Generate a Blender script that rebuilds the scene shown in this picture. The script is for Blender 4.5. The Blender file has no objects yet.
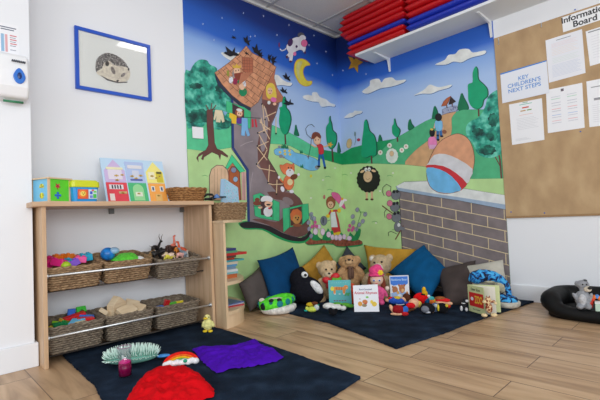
import bpy, bmesh, math, random
from mathutils import Vector, Matrix, noise
random.seed(7)
COL = bpy.context.scene.collection
V = Vector
PI = math.pi

# ------------------------------------------------------------ camera
FPX = 411.73
CAM = V((-3.3695, -2.7978, 0.70))
def cam_axes():
    yaw, pit, rol = 0.77185, 0.04433, -0.04632
    f = V((math.sin(yaw)*math.cos(pit), math.cos(yaw)*math.cos(pit), math.sin(pit)))
    r = f.cross(V((0, 0, 1))).normalized(); u = r.cross(f)
    return r*math.cos(rol)+u*math.sin(rol), -r*math.sin(rol)+u*math.cos(rol), f
CR, CU, CF = cam_axes()
cd = bpy.data.cameras.new('camera'); cam = bpy.data.objects.new('camera', cd); COL.objects.link(cam)
m = Matrix((CR, CU, -CF)).transposed().to_4x4(); m.translation = CAM
cam.matrix_world = m
cd.sensor_width = 36; cd.lens = 36*FPX/600; cd.clip_start = 0.02
bpy.context.scene.camera = cam

def ray(x, y): return CR*((x-300)/FPX) + CU*(-(y-200)/FPX) + CF
def FL(x, y, z=0.0):
    d = ray(x, y); return CAM + d*((z-CAM.z)/d.z)
def WX(x, y, X=0.0):
    d = ray(x, y); return CAM + d*((X-CAM.x)/d.x)
def WY(x, y, Y=0.0):
    d = ray(x, y); return CAM + d*((Y-CAM.y)/d.y)

# ------------------------------------------------------------ tagging
def tag(o, label=None, cat=None, group=None, kind=None):
    if label: o['label'] = label
    if cat: o['category'] = cat
    if group: o['group'] = group
    if kind: o['kind'] = kind
    return o
def thing(name, label, cat, loc=(0, 0, 0), rz=0.0, group=None):
    o = bpy.data.objects.new(name, None); COL.objects.link(o)
    o.location = loc; o.rotation_euler = (0, 0, rz); o.empty_display_size = .05
    return tag(o, label, cat, group)

# ------------------------------------------------------------ materials
def lin(c):
    r = []
    for v in c[:3]:
        v = v/255.0
        r.append(v/12.92 if v <= .04045 else ((v+.055)/1.055)**2.4)
    return (r[0], r[1], r[2], 1.0)
MATS = {}
def base_mat(name):
    mt = bpy.data.materials.new(name); mt.use_nodes = True
    nt = mt.node_tree; b = nt.nodes['Principled BSDF']
    return mt, nt, b
def pm(c, rough=.6, metal=0.0, spec=.5, bump=0.0, bscale=60.0, var=0.0, vscale=8.0, sheen=0.0, stretch=None, coat=0.0):
    """procedural paint/plastic/cloth: colour with noise variation and noise bump"""
    key = ('pm', tuple(c), rough, metal, spec, bump, bscale, var, vscale, sheen, stretch, coat)
    if key in MATS: return MATS[key]
    mt, nt, b = base_mat('mat_%d' % len(MATS))
    b.inputs['Base Color'].default_value = lin(c); b.inputs['Roughness'].default_value = rough
    b.inputs['Metallic'].default_value = metal; b.inputs['Specular IOR Level'].default_value = spec
    if coat: b.inputs['Coat Weight'].default_value = coat
    if sheen: b.inputs['Sheen Weight'].default_value = sheen
    tc = nt.nodes.new('ShaderNodeTexCoord'); vec = tc.outputs['Object']
    if stretch:
        mp = nt.nodes.new('ShaderNodeMapping'); mp.inputs['Scale'].default_value = stretch
        nt.links.new(vec, mp.inputs['Vector']); vec = mp.outputs['Vector']
    if var:
        n = nt.nodes.new('ShaderNodeTexNoise'); n.inputs['Scale'].default_value = vscale; n.inputs['Detail'].default_value = 5
        nt.links.new(vec, n.inputs['Vector'])
        r = nt.nodes.new('ShaderNodeValToRGB'); cr = r.color_ramp
        cr.elements[0].position = .3; cr.elements[1].position = .7
        cr.elements[0].color = lin([max(0, v*(1-var)) for v in c]); cr.elements[1].color = lin([min(255, v*(1+var)) for v in c])
        nt.links.new(n.outputs['Fac'], r.inputs['Fac']); nt.links.new(r.outputs['Color'], b.inputs['Base Color'])
    if bump:
        n2 = nt.nodes.new('ShaderNodeTexNoise'); n2.inputs['Scale'].default_value = bscale; n2.inputs['Detail'].default_value = 3
        nt.links.new(vec, n2.inputs['Vector'])
        bp = nt.nodes.new('ShaderNodeBump'); bp.inputs['Strength'].default_value = bump; bp.inputs['Distance'].default_value = .01
        nt.links.new(n2.outputs['Fac'], bp.inputs['Height']); nt.links.new(bp.outputs['Normal'], b.inputs['Normal'])
    MATS[key] = mt; return mt
def ramp_mat(name, stops, tex='noise', scale=5, stretch=(1, 1, 1), rough=.6, bump=.0, detail=6, dist=0.0, coord='Object', bd=.01, spec=.5, rot=(0, 0, 0)):
    if name in MATS: return MATS[name]
    mt, nt, b = base_mat(name)
    tc = nt.nodes.new('ShaderNodeTexCoord'); mp = nt.nodes.new('ShaderNodeMapping'); mp.inputs['Scale'].default_value = stretch
    mp.inputs['Rotation'].default_value = rot
    nt.links.new(tc.outputs[coord], mp.inputs['Vector'])
    if tex == 'noise':
        n = nt.nodes.new('ShaderNodeTexNoise'); n.inputs['Detail'].default_value = detail; out = n.outputs['Fac']
        n.inputs['Distortion'].default_value = dist
    elif tex == 'wave':
        n = nt.nodes.new('ShaderNodeTexWave'); n.inputs['Distortion'].default_value = dist; n.inputs['Detail'].default_value = 3; out = n.outputs['Fac']
    elif tex == 'vor':
        n = nt.nodes.new('ShaderNodeTexVoronoi'); out = n.outputs['Distance']
    n.inputs['Scale'].default_value = scale
    nt.links.new(mp.outputs['Vector'], n.inputs['Vector'])
    r = nt.nodes.new('ShaderNodeValToRGB'); cr = r.color_ramp
    while len(cr.elements) < len(stops): cr.elements.new(.5)
    for e, (p, c) in zip(cr.elements, stops): e.position = p; e.color = lin(c)
    nt.links.new(out, r.inputs['Fac']); nt.links.new(r.outputs['Color'], b.inputs['Base Color'])
    b.inputs['Roughness'].default_value = rough; b.inputs['Specular IOR Level'].default_value = spec
    if bump:
        bp = nt.nodes.new('ShaderNodeBump'); bp.inputs['Strength'].default_value = bump; bp.inputs['Distance'].default_value = bd
        nt.links.new(out, bp.inputs['Height']); nt.links.new(bp.outputs['Normal'], b.inputs['Normal'])
    MATS[name] = mt; return mt

def clear_mat(name, tint, alpha):
    mt = bpy.data.materials.new(name); mt.use_nodes = True; nt = mt.node_tree; nt.nodes.clear(); L = nt.links.new
    out = nt.nodes.new('ShaderNodeOutputMaterial'); tr = nt.nodes.new('ShaderNodeBsdfTransparent'); gl = nt.nodes.new('ShaderNodeBsdfGlossy'); fr_ = nt.nodes.new('ShaderNodeFresnel'); mx = nt.nodes.new('ShaderNodeMixShader')
    fr_.inputs['IOR'].default_value = 1.5; gl.inputs['Roughness'].default_value = .04; tr.inputs['Color'].default_value = tint; (L(fr_.outputs[0], mx.inputs[0]) if alpha == 1 else setattr(mx.inputs[0], 'default_value', alpha)); L(tr.outputs[0], mx.inputs[1]); L(gl.outputs[0], mx.inputs[2]); L(mx.outputs[0], out.inputs['Surface']); return mt

WHITE = pm((236, 238, 243), .55, bump=.03, bscale=150)
WOOD = ramp_mat('oak_veneer', [(.3, (196, 160, 124)), (.55, (212, 178, 142)), (.75, (222, 190, 156))], scale=6, stretch=(6, 6, .6), rough=.45, bump=.03)
WOODH = ramp_mat('oak_veneer_flat', [(.3, (190, 154, 120)), (.55, (206, 172, 138)), (.75, (216, 184, 150))], scale=6, stretch=(.6, 6, 6), rough=.45, bump=.03)
BIRCH = ramp_mat('birch_ply', [(.3, (214, 184, 146)), (.6, (226, 198, 162)), (.8, (234, 208, 174))], scale=6, stretch=(5, 5, .6), rough=.4)
BIRCHH = ramp_mat('birch_ply_flat', [(.3, (212, 184, 148)), (.6, (224, 198, 164)), (.8, (232, 208, 176))], scale=6, stretch=(1, 5, 5), rough=.4)
CHROME = pm((226, 228, 230), .38, metal=.85)
BLACK = pm((18, 18, 20), .5)

# ------------------------------------------------------------ mesh builder
class MB:
    def __init__(s): s.v = []; s.f = []; s.m = []; s.mats = []; s.sm = []
    def mi(s, mat):
        if mat not in s.mats: s.mats.append(mat)
        return s.mats.index(mat)
    def add(s, vs, fs, mat, smooth=False):
        o = len(s.v); s.v += [V(p) for p in vs]; i = s.mi(mat)
        for f in fs: s.f.append([o+k for k in f]); s.m.append(i); s.sm.append(smooth)
    def box(s, a, b, mat, M=None):
        (x0, y0, z0), (x1, y1, z1) = a, b
        vs = [V(p) for p in ((x0,y0,z0),(x1,y0,z0),(x1,y1,z0),(x0,y1,z0),(x0,y0,z1),(x1,y0,z1),(x1,y1,z1),(x0,y1,z1))]
        if M: vs = [M @ p for p in vs]
        s.add(vs, [(0,3,2,1),(4,5,6,7),(0,1,5,4),(1,2,6,5),(2,3,7,6),(3,0,4,7)], mat)
    def cbox(s, c, d, mat, M=None):
        c = V(c); h = V(d)/2; s.box(c-h, c+h, mat, M)
    def prism(s, pts, d, mat, smooth=False):
        """closed outline (3D points, planar) pushed along vector d"""
        n = len(pts); d = V(d); vs = [V(p) for p in pts]+[V(p)+d for p in pts]
        s.add(vs, [list(range(n))[::-1], list(range(n, 2*n))]+[(i, (i+1) % n, n+(i+1) % n, n+i) for i in range(n)], mat, smooth)
    def ell(s, c, r, mat, seg=16, ring=10, M=None, smooth=True):
        c = V(c); r = V(r) if hasattr(r, '__len__') else V((r, r, r)); vs = []; fs = []
        vs.append(V((0, 0, 1)))
        for i in range(1, ring):
            t = PI*i/ring
            for j in range(seg): p = 2*PI*j/seg; vs.append(V((math.sin(t)*math.cos(p), math.sin(t)*math.sin(p), math.cos(t))))
        vs.append(V((0, 0, -1)))
        for j in range(seg): fs.append((0, 1+j, 1+(j+1) % seg))
        for i in range(ring-2):
            for j in range(seg):
                a = 1+i*seg+j; b = 1+i*seg+(j+1) % seg; fs.append((a, a+seg, b+seg, b))
        l = len(vs)-1; o = 1+(ring-2)*seg
        for j in range(seg): fs.append((o+j, l, o+(j+1) % seg))
        vs = [V((p.x*r.x, p.y*r.y, p.z*r.z)) for p in vs]
        if M: vs = [M @ p for p in vs]
        s.add([p+c for p in vs], fs, mat, smooth)
    def tube(s, pts, rad, mat, seg=8, cap=True, closed=False, smooth=True):
        pts = [V(p) for p in pts]; n = len(pts)
        rads = rad if hasattr(rad, '__len__') else [rad]*n
        vs = []; fs = []; prev = None
        for i in range(n):
            a = pts[(i-1) % n] if (closed or i > 0) else pts[i]; b = pts[(i+1) % n] if (closed or i < n-1) else pts[i]
            t = (b-a).normalized()
            if prev is None:
                u = t.cross(V((0, 0, 1)))
                if u.length < .1: u = t.cross(V((1, 0, 0)))
            else: u = prev - t*prev.dot(t)
            u.normalize(); w = t.cross(u); prev = u
            for j in range(seg): q = 2*PI*j/seg; vs.append(pts[i]+(u*math.cos(q)+w*math.sin(q))*rads[i])
        for i in range(n if closed else n-1):
            for j in range(seg):
                a = i*seg+j; b = i*seg+(j+1) % seg; k = ((i+1) % n)*seg
                fs.append((a, b, k+(j+1) % seg, k+j))
        if cap and not closed: fs.append(list(range(seg))[::-1]); fs.append([(n-1)*seg+j for j in range(seg)])
        s.add(vs, fs, mat, smooth)
    def lathe(s, prof, mat, c=(0, 0, 0), seg=24, smooth=True, M=None):
        c = V(c); vs = []; fs = []; n = len(prof)
        for (r, z) in prof:
            for j in range(seg): q = 2*PI*j/seg; vs.append(V((r*math.cos(q), r*math.sin(q), z)))
        for i in range(n-1):
            for j in range(seg): fs.append((i*seg+j, i*seg+(j+1) % seg, (i+1)*seg+(j+1) % seg, (i+1)*seg+j))
        if M: vs = [M @ p for p in vs]
        s.add([p+c for p in vs], fs, mat, smooth)
    def build(s, name, parent=None, bevel=0, subsurf=0, off=None, seg=2, remesh=0, smoothit=0, disp=0, dscale=.02):
        me = bpy.data.meshes.new(name); o0 = V(off) if off else V((0, 0, 0))
        me.from_pydata([p-o0 for p in s.v], [], s.f); 
        for mt in s.mats: me.materials.append(mt)
        me.polygons.foreach_set('material_index', s.m); me.polygons.foreach_set('use_smooth', s.sm)
        me.update()
        o = bpy.data.objects.new(name, me); COL.objects.link(o); o.location = o0
        if parent: o.parent = parent
        if remesh:
            r = o.modifiers.new('remesh', 'REMESH'); r.mode = 'VOXEL'; r.voxel_size = remesh; r.use_smooth_shade = True
            k = o.modifiers.new('smooth', 'SMOOTH'); k.factor = .5; k.iterations = smoothit or 4
        if disp:
            t = bpy.data.textures.new('clouds', 'CLOUDS'); t.noise_scale = dscale
            d = o.modifiers.new('disp', 'DISPLACE'); d.texture = t; d.strength = disp; d.mid_level = .5; d.texture_coords = 'LOCAL'
        if bevel:
            b = o.modifiers.new('bevel', 'BEVEL'); b.width = bevel; b.segments = seg; b.limit_method = 'ANGLE'; b.angle_limit = .6
        if subsurf:
            q = o.modifiers.new('sub', 'SUBSURF'); q.levels = subsurf; q.render_levels = subsurf
        return o
def single(mb, name, label, cat, off=None, group=None, **k):
    if off is None:
        xs = [p.x for p in mb.v]; ys = [p.y for p in mb.v]; zs = [p.z for p in mb.v]
        off = ((min(xs)+max(xs))/2, (min(ys)+max(ys))/2, min(zs))
    return tag(mb.build(name, None, off=off, **k), label, cat, group)
def struct(mb, name, **k):
    o = mb.build(name, None, **k); o['kind'] = 'structure'; return o
def text_mesh(name, body, size, mat, M, parent=None, ext=.0002, align='CENTER', bold=0.0, spacing=1.0):
    cu = bpy.data.curves.new(name, 'FONT'); cu.body = body; cu.size = size; cu.align_x = align; cu.align_y = 'CENTER'
    cu.extrude = ext; cu.offset = bold; cu.space_line = spacing
    t = bpy.data.objects.new('tmp', cu); COL.objects.link(t)
    bpy.context.view_layer.update()
    dg = bpy.context.evaluated_depsgraph_get()
    me = bpy.data.meshes.new_from_object(t.evaluated_get(dg)); me.name = name
    bpy.data.objects.remove(t); bpy.data.curves.remove(cu)
    me.transform(M); me.materials.clear(); me.materials.append(mat)
    o = bpy.data.objects.new(name, me); COL.objects.link(o)
    if parent: o.parent = parent
    return o
def frame_M(o, x, y):
    """matrix whose local x,y axes lie on the given directions"""
    x = V(x).normalized(); y = V(y); z = x.cross(y).normalized(); y = z.cross(x)
    M = Matrix((x, y, z)).transposed().to_4x4(); M.translation = V(o); return M

# ============================================================ SETTING
H = 2.63
# floor: oak planks running away from the camera towards the mural wall
def floor_mat():
    mt, nt, b = base_mat('floor_planks'); L = nt.links.new
    tc = nt.nodes.new('ShaderNodeTexCoord'); mp = nt.nodes.new('ShaderNodeMapping'); mp.inputs['Rotation'].default_value = (0, 0, PI/2)
    mp.inputs['Location'].default_value = (.35, .07, 0)
    L(tc.outputs['Object'], mp.inputs['Vector'])
    br = nt.nodes.new('ShaderNodeTexBrick'); br.offset = .37; br.inputs['Scale'].default_value = 1
    br.inputs['Brick Width'].default_value = 1.25; br.inputs['Row Height'].default_value = .19; br.inputs['Mortar Size'].default_value = .0022
    br.inputs['Mortar Smooth'].default_value = .2
    br.inputs['Color1'].default_value = (0.25, .25, .25, 1); br.inputs['Color2'].default_value = (.75, .75, .75, 1); br.inputs['Mortar'].default_value = (0, 0, 0, 1)
    L(mp.outputs['Vector'], br.inputs['Vector'])
    m2 = nt.nodes.new('ShaderNodeMapping'); m2.inputs['Scale'].default_value = (7, .8, 1); L(tc.outputs['Object'], m2.inputs['Vector'])
    addv = nt.nodes.new('ShaderNodeVectorMath'); addv.operation = 'ADD'
    sc = nt.nodes.new('ShaderNodeVectorMath'); sc.operation = 'SCALE'; sc.inputs['Scale'].default_value = 9
    L(br.outputs['Color'], sc.inputs[0]); L(m2.outputs['Vector'], addv.inputs[0]); L(sc.outputs['Vector'], addv.inputs[1])
    n = nt.nodes.new('ShaderNodeTexNoise'); n.inputs['Scale'].default_value = 2.2; n.inputs['Detail'].default_value = 8; n.inputs['Distortion'].default_value = .6
    L(addv.outputs['Vector'], n.inputs['Vector'])
    r = nt.nodes.new('ShaderNodeValToRGB'); cr = r.color_ramp; cr.elements.new(.5)
    for e, (p, c) in zip(cr.elements, [(.3, (166, 132, 100)), (.5, (204, 168, 130)), (.72, (224, 190, 152))]): e.position = p; e.color = lin(c)
    L(n.outputs['Fac'], r.inputs['Fac'])
    mixp = nt.nodes.new('ShaderNodeMix'); mixp.data_type = 'RGBA'; mixp.blend_type = 'MULTIPLY'; mixp.inputs['Factor'].default_value = .28
    L(r.outputs['Color'], mixp.inputs['A']); L(br.outputs['Color'], mixp.inputs['B'])
    mx = nt.nodes.new('ShaderNodeMix'); mx.data_type = 'RGBA'; L(br.outputs['Fac'], mx.inputs['Factor'])
    L(mixp.outputs['Result'], mx.inputs['A']); mx.inputs['B'].default_value = lin((105, 82, 64))
    L(mx.outputs['Result'], b.inputs['Base Color']); b.inputs['Roughness'].default_value = .38; b.inputs['Specular IOR Level'].default_value = .45
    bp = nt.nodes.new('ShaderNodeBump'); bp.inputs['Strength'].default_value = .15; bp.inputs['Distance'].default_value = .004
    L(n.outputs['Fac'], bp.inputs['Height']); L(bp.outputs['Normal'], b.inputs['Normal'])
    return mt
mb = MB(); mb.box((-5.2, -5.4, -.05), (.1, .1, 0), floor_mat()); struct(mb, 'floor')
mb = MB(); mb.box((-5.2, 0, 0), (.1, .1, H), WHITE); struct(mb, 'wall_left')
mb = MB(); mb.box((0, -5.4, 0), (.1, 0, H), WHITE); struct(mb, 'wall_right')
XC = -2.871
mb = MB(); mb.box((-5.2, -.265, 0), (XC, 0, H), WHITE); struct(mb, 'trim_1')          # boxed-out wall at far left
mb = MB(); mb.box((-5.2, -.281, 0), (XC+.015, -.265, .122), WHITE); mb.box((XC, -.265, 0), (XC+.015, 0, .122), WHITE)
struct(mb, 'baseboard_left', bevel=.003)
mb = MB(); mb.box((-.016, -5.4, 0), (0, -1.616, .122), WHITE); struct(mb, 'baseboard_right', bevel=.004)
# suspended ceiling
def ceil_mat():
    mt, nt, b = base_mat('ceiling_tile'); L = nt.links.new
    tc = nt.nodes.new('ShaderNodeTexCoord')
    n = nt.nodes.new('ShaderNodeTexNoise'); n.inputs['Scale'].default_value = 90; L(tc.outputs['Object'], n.inputs['Vector'])
    r = nt.nodes.new('ShaderNodeValToRGB'); r.color_ramp.elements[0].color = lin((205, 207, 207)); r.color_ramp.elements[1].color = lin((225, 226, 226))
    L(n.outputs['Fac'], r.inputs['Fac']); L(r.outputs['Color'], b.inputs['Base Color']); b.inputs['Roughness'].default_value = .9
    return mt
mb = MB(); mb.box((-5.2, -5.4, H), (.1, .1, H+.05), ceil_mat()); struct(mb, 'ceiling')
TB = pm((178, 180, 182), .6)
mb = MB()
for k in range(9):
    x = -.37-.61*k
    mb.box((x-.012, -5.4, H-.006), (x+.012, 0, H+.002), TB)
for k in range(9):
    y = -.09-.6*k
    mb.box((-5.2, y-.012, H-.0065), (0, y+.012, H+.002), TB)
mb.box((-5.2, -.022, H-.02), (0, 0, H+.001), pm((205, 207, 208), .6))
mb.box((-.022, -5.4, H-.02), (0, 0, H+.001), pm((205, 207, 208), .6))
struct(mb, 'trim_2')

# ============================================================ MURAL (painted over both walls, traced onto the wall planes)
def corner_x(y): return 335.64 + (348.05-335.64)*(y-39.88)/(282.91-39.88)
def clip(pts, side):
    out = []; n = len(pts)
    fn = lambda p: (p[0]-corner_x(p[1]))*side
    for i in range(n):
        a = pts[i]; b = pts[(i+1) % n]; fa, fb = fn(a), fn(b)
        if fa >= 0: out.append(a)
        if (fa >= 0) != (fb >= 0): t = fa/(fa-fb); out.append((a[0]+(b[0]-a[0])*t, a[1]+(b[1]-a[1])*t))
    return out
def smooth_poly(pts, k=4):
    n = len(pts); out = []
    for i in range(n):
        p0, p1, p2, p3 = pts[(i-1) % n], pts[i], pts[(i+1) % n], pts[(i+2) % n]
        for j in range(k):
            t = j/k
            out.append(tuple(.5*((2*p1[a])+(-p0[a]+p2[a])*t+(2*p0[a]-5*p1[a]+4*p2[a]-p3[a])*t*t+(-p0[a]+3*p1[a]-3*p2[a]+p3[a])*t**3) for a in (0, 1)))
    return out
def oval(cx, cy, rx, ry, rot=0, n=16, bump=0, nb=8):
    out = []
    for i in range(n):
        a = 2*PI*i/n; q = 1+bump*math.sin(nb*a); x = rx*q*math.cos(a); y = ry*q*math.sin(a)
        out.append((cx+x*math.cos(rot)-y*math.sin(rot), cy+x*math.sin(rot)+y*math.cos(rot)))
    return out
def cr(x0, y0, s, pts): return [(x0+x/s, y0+y/s) for x, y in pts]
PM = {}
def paint(c, var=.05):
    k = (c, var)
    if k not in PM: PM[k] = pm(c, .55, var=var, vscale=14, bump=.02, bscale=120)
    return PM[k]
mural = thing('mural', 'storybook mural of a shoe house, hills and brick wall across both corner walls', 'mural', (0, 0, 0))
class Motif:
    def __init__(s, name, layer, parent=None): s.mb = MB(); s.name = name; s.z = layer*.0006+.0003; s.k = 0; s.parent = parent or mural
    def fill(s, pts, c, smooth=0, outline=None, ow=.35):
        if smooth: pts = smooth_poly(pts, smooth)
        if outline: s._f(grow(pts, ow), paint(outline) if isinstance(outline, tuple) else outline)
        s._f(pts, paint(c) if isinstance(c, tuple) else c); return s
    def _f(s, pts, mat):
        z = s.z+s.k*.00006; s.k += 1
        for side in (-1, 1):
            q = clip(pts, side)
            if len(q) < 3: continue
            P = [WY(x, y, -z) if side < 0 else WX(x, y, -z) for x, y in q]
            P2 = [p for i, p in enumerate(P) if (p-P[i-1]).length > 1e-5]
            if len(P2) < 3: continue
            # orientation towards the room
            a = V((0, 0, 0))
            for i in range(len(P2)): a += (P2[i]).cross(P2[(i+1) % len(P2)])
            if (a.y if side < 0 else a.x) > 0: P2.reverse()
            s.mb.add(P2, [list(range(len(P2)))], mat)
    def line(s, pts, w, c):
        for i in range(len(pts)-1):
            (x0, y0), (x1, y1) = pts[i], pts[i+1]; L = math.hypot(x1-x0, y1-y0)
            if L < 1e-6: continue
            nx, ny = -(y1-y0)/L*w/2, (x1-x0)/L*w/2; ex, ey = (x1-x0)/L*w*.25, (y1-y0)/L*w*.25
            s.k -= 1 if i else 0
            s._f([(x0+nx-ex, y0+ny-ey), (x1+nx+ex, y1+ny+ey), (x1-nx+ex, y1-ny+ey), (x0-nx-ex, y0-ny-ey)], paint(c))
        return s
    def done(s): return s.mb.build(s.name, s.parent)
def grow(pts, w):
    n = len(pts); ar = sum(pts[i][0]*pts[(i+1) % n][1]-pts[(i+1) % n][0]*pts[i][1] for i in range(n)); sg = 1 if ar > 0 else -1
    out = []
    for i in range(n):
        a, p, b = pts[i-1], pts[i], pts[(i+1) % n]
        dx, dy = b[0]-a[0], b[1]-a[1]; L = math.hypot(dx, dy) or 1
        out.append((p[0]+sg*dy/L*w, p[1]-sg*dx/L*w))
    return out

def sky_mat():
    mt, nt, b = base_mat('mural_sky'); L = nt.links.new
    tc = nt.nodes.new('ShaderNodeTexCoord'); sp = nt.nodes.new('ShaderNodeSeparateXYZ'); L(tc.outputs['Object'], sp.inputs[0])
    n = nt.nodes.new('ShaderNodeTexNoise'); n.inputs['Scale'].default_value = 1.6; n.inputs['Detail'].default_value = 3; L(tc.outputs['Object'], n.inputs['Vector'])
    # height + slopes along each wall
    m1 = nt.nodes.new('ShaderNodeMath'); m1.operation = 'MULTIPLY_ADD'; m1.inputs[1].default_value = .09; L(sp.outputs['X'], m1.inputs[0]); L(sp.outputs['Z'], m1.inputs[2])
    m3 = nt.nodes.new('ShaderNodeMath'); m3.operation = 'MULTIPLY_ADD'; m3.inputs[1].default_value = -.03; L(sp.outputs['Y'], m3.inputs[0]); L(m1.outputs[0], m3.inputs[2])
    m2 = nt.nodes.new('ShaderNodeMath'); m2.operation = 'MULTIPLY_ADD'; m2.inputs[1].default_value = .12; L(n.outputs['Fac'], m2.inputs[0]); L(m3.outputs[0], m2.inputs[2])
    mr = nt.nodes.new('ShaderNodeMapRange'); mr.inputs['From Min'].default_value = 1.2; mr.inputs['From Max'].default_value = 2.7; L(m2.outputs[0], mr.inputs['Value'])
    r = nt.nodes.new('ShaderNodeValToRGB'); c = r.color_ramp
    st = [(0, (190, 212, 242)), (.46, (168, 196, 238)), (.56, (134, 172, 230)), (.63, (40, 100, 200)), (.73, (30, 88, 185)), (.83, (14, 46, 122)), (1, (10, 36, 104))]
    while len(c.elements) < len(st): c.elements.new(.5)
    for e, (p, q) in zip(c.elements, st): e.position = p; e.color = lin(q)
    L(mr.outputs['Result'], r.inputs['Fac']); L(r.outputs['Color'], b.inputs['Base Color']); b.inputs['Roughness'].default_value = .5
    return mt
SKY = sky_mat()
mb = MB(); xl = -1.808
mb.box((xl, -.002, 0), (-.0, 0, H-.02), SKY); mb.box((-.002, -1.615, 0), (0, 0, H-.02), SKY)
mb.build('painted_sky', mural)
MOTIFS = True
LG, MG, DG = (184, 220, 152), (88, 200, 148), (14, 150, 92)
t = Motif('painted_hill', 5)
t.fill([(186, 112), (232, 118), (234, 150), (187, 152)], MG)
t.fill([(262, 121), (270.6, 124.4), (277.5, 127.5), (290, 133), (302.5, 140), (311, 145), (324, 150), (345, 156), (347, 168), (262, 160)], MG, outline=(30, 110, 80), ow=.2)
t.fill([(318, 149.5), (324, 150), (331, 151), (342, 153.5), (351.5, 147.8), (363.5, 144.8), (377, 141.8), (396, 138.6), (400, 167), (345, 169), (322, 162)], DG)
t.fill([(363, 166), (379, 153), (391, 141), (396.5, 138), (414.5, 127.5), (425, 121.5), (433, 118), (442, 116), (446, 170), (405, 168)], (78, 178, 128), outline=(30, 110, 80), ow=.2)
t.fill([(452, 113), (463, 109.8), (480, 109.5), (498.4, 110), (503.6, 182), (460, 182), (428, 172), (440, 150), (450, 134)], (78, 178, 128), outline=(30, 110, 80), ow=.2)
t.done()
t = Motif('painted_path', 6)
t.fill([(405, 165.5), (415, 151), (430, 139), (437, 128), (441, 116), (449, 113), (456, 112), (451.5, 118), (451, 134), (440, 150), (432, 169)], (208, 164, 120), smooth=3, outline=(150, 110, 80), ow=.2)
t.done()
t = Motif('painted_lawn', 7)
bot = [(349.2, 303), (300, 318)]
t.fill([(187.15, 149), (207, 151.5), (217, 150), (232, 147.5), (270, 143.8), (280, 144.4), (290, 146), (306, 154.4), (325, 160), (341.9, 164.8), (360, 163.6), (377.5, 163.7), (404.5, 164.7), (427, 167), (447, 171), (467, 179), (503.9, 178.5), (511.6, 301), (348.05, 282.9), (195, 317)], pm(LG, .6, var=.05, vscale=5), outline=(60, 130, 80), ow=.22)
for x, y in [(205, 176), (330, 190), (345, 175), (390, 176), (395, 230), (375, 222), (328, 177)]:
    t.line([(x-3, y), (x, y-.8), (x+2.5, y+.2)], .5, (90, 170, 100))
for x, y in [(311, 198), (335, 168), (351, 173), (393, 173), (380, 191), (376, 223), (323, 180)]: t.fill(oval(x, y, 1, .9), (226, 232, 215))
t.fill(oval(311, 176, 1.2, 1.6), (225, 215, 70))
t.done()

def tree(name, pts, c, layer, trunk=None, dark=None):
    t = Motif(name, layer)
    if trunk: t.line(trunk, 1.5, (95, 55, 50))
    t.fill(pts, dark or (0, 92, 66), smooth=3)
    t.fill([(x-.7, y) for x, y in grow(pts, -.5)], c, smooth=3)
    return t.done()
GT = (0, 160, 112); GD = (4, 118, 78)
tree('painted_cypress', cr(260, 85, 6.667, [(165,75),(180,110),(180,150),(200,175),(212,230),(200,290),(185,325),(160,330),(140,300),(128,250),(130,210),(135,170),(130,150),(150,140),(148,100)]), GT, 8, [(285, 133), (285.6, 144)])
tree('painted_cypress', cr(260, 85, 6.667, [(240,262),(252,300),(262,340),(228,332),(232,300)]), GD, 8)
tree('painted_cypress', cr(265, 120, 8, [(525,-35),(530,0),(540,30),(548,80),(575,110),(578,170),(560,215),(530,235),(505,210),(492,150),(490,60),(512,20),(512,-10)]), GT, 8, [(332, 148), (333, 161.5)])
tree('painted_cypress', [(338.6, 142), (340.5, 148), (341, 152.5), (337.3, 152)], GD, 8)
tree('painted_cypress', cr(335, 90, 6.667, [(208,195),(222,215),(235,270),(265,300),(280,350),(283,400),(275,438),(240,440),(210,455),(180,440),(178,400),(182,330),(190,270),(195,215)]), GT, 8, [(371.3, 155), (371.8, 163.3)])
tree('painted_cypress', cr(335, 90, 6.667, [(400,185),(415,235),(438,265),(432,300),(415,318),(390,300),(382,280),(382,240),(392,225)]), GT, 8, [(397.3, 136), (397.6, 141.5)])
tree('painted_cypress', cr(335, 90, 6.667, [(300,295),(318,340),(288,345)]), GD, 4)
tree('painted_cypress', cr(335, 90, 6.667, [(502,192),(515,225),(530,248),(492,270),(488,225)]), GD, 8)
tree('painted_cypress', cr(420, 70, 6.667, [(100,238),(118,270),(125,310),(100,325),(80,322),(88,270)]), GD, 8)
tree('painted_cypress', cr(420, 70, 6.667, [(280,152),(300,190),(325,240),(320,265),(258,272),(255,230),(265,190)]), GD, 4)
tree('painted_cypress', cr(420, 70, 6.667, [(372,-25),(390,0),(395,60),(430,95),(455,130),(455,175),(430,200),(420,240),(390,262),(350,250),(325,205),(322,150),(322,95),(352,80),(352,20)]), GT, 8, [(478.6, 108), (478.8, 116)])
# mottled big trees
t = Motif('painted_tree', 9)
LEAF = ramp_mat('mural_leaf', [(.34, (12, 84, 80)), (.5, (44, 160, 138)), (.64, (112, 208, 186))], scale=15, rough=.6, detail=4)
LEAF2 = ramp_mat('mural_leaf_dark', [(.35, (6, 54, 52)), (.52, (16, 100, 86)), (.68, (44, 156, 130))], scale=18, rough=.6, detail=4)
pts = [(184.6,74),(190,71),(192.6,66),(196.5,61.5),(201,59.5),(207,60.5),(210,64.5),(216.7,68),(217,74),(220,84),(228,93),(233,100),(233,112),(231.5,124),(226,129),(215,129),(208,122),(203,126.5),(194,127),(186.4,124)]
t.fill(smooth_poly(pts, 3), LEAF)
for c_, r_ in [((200, 116), (12, 7)), ((192, 118), (6, 5)), ((224, 124), (8, 4.5)), ((222, 88), (7, 5)), ((196, 86), (7, 3))]: t.fill(oval(*c_, *r_, bump=.12, n=24), LEAF2)
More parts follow.
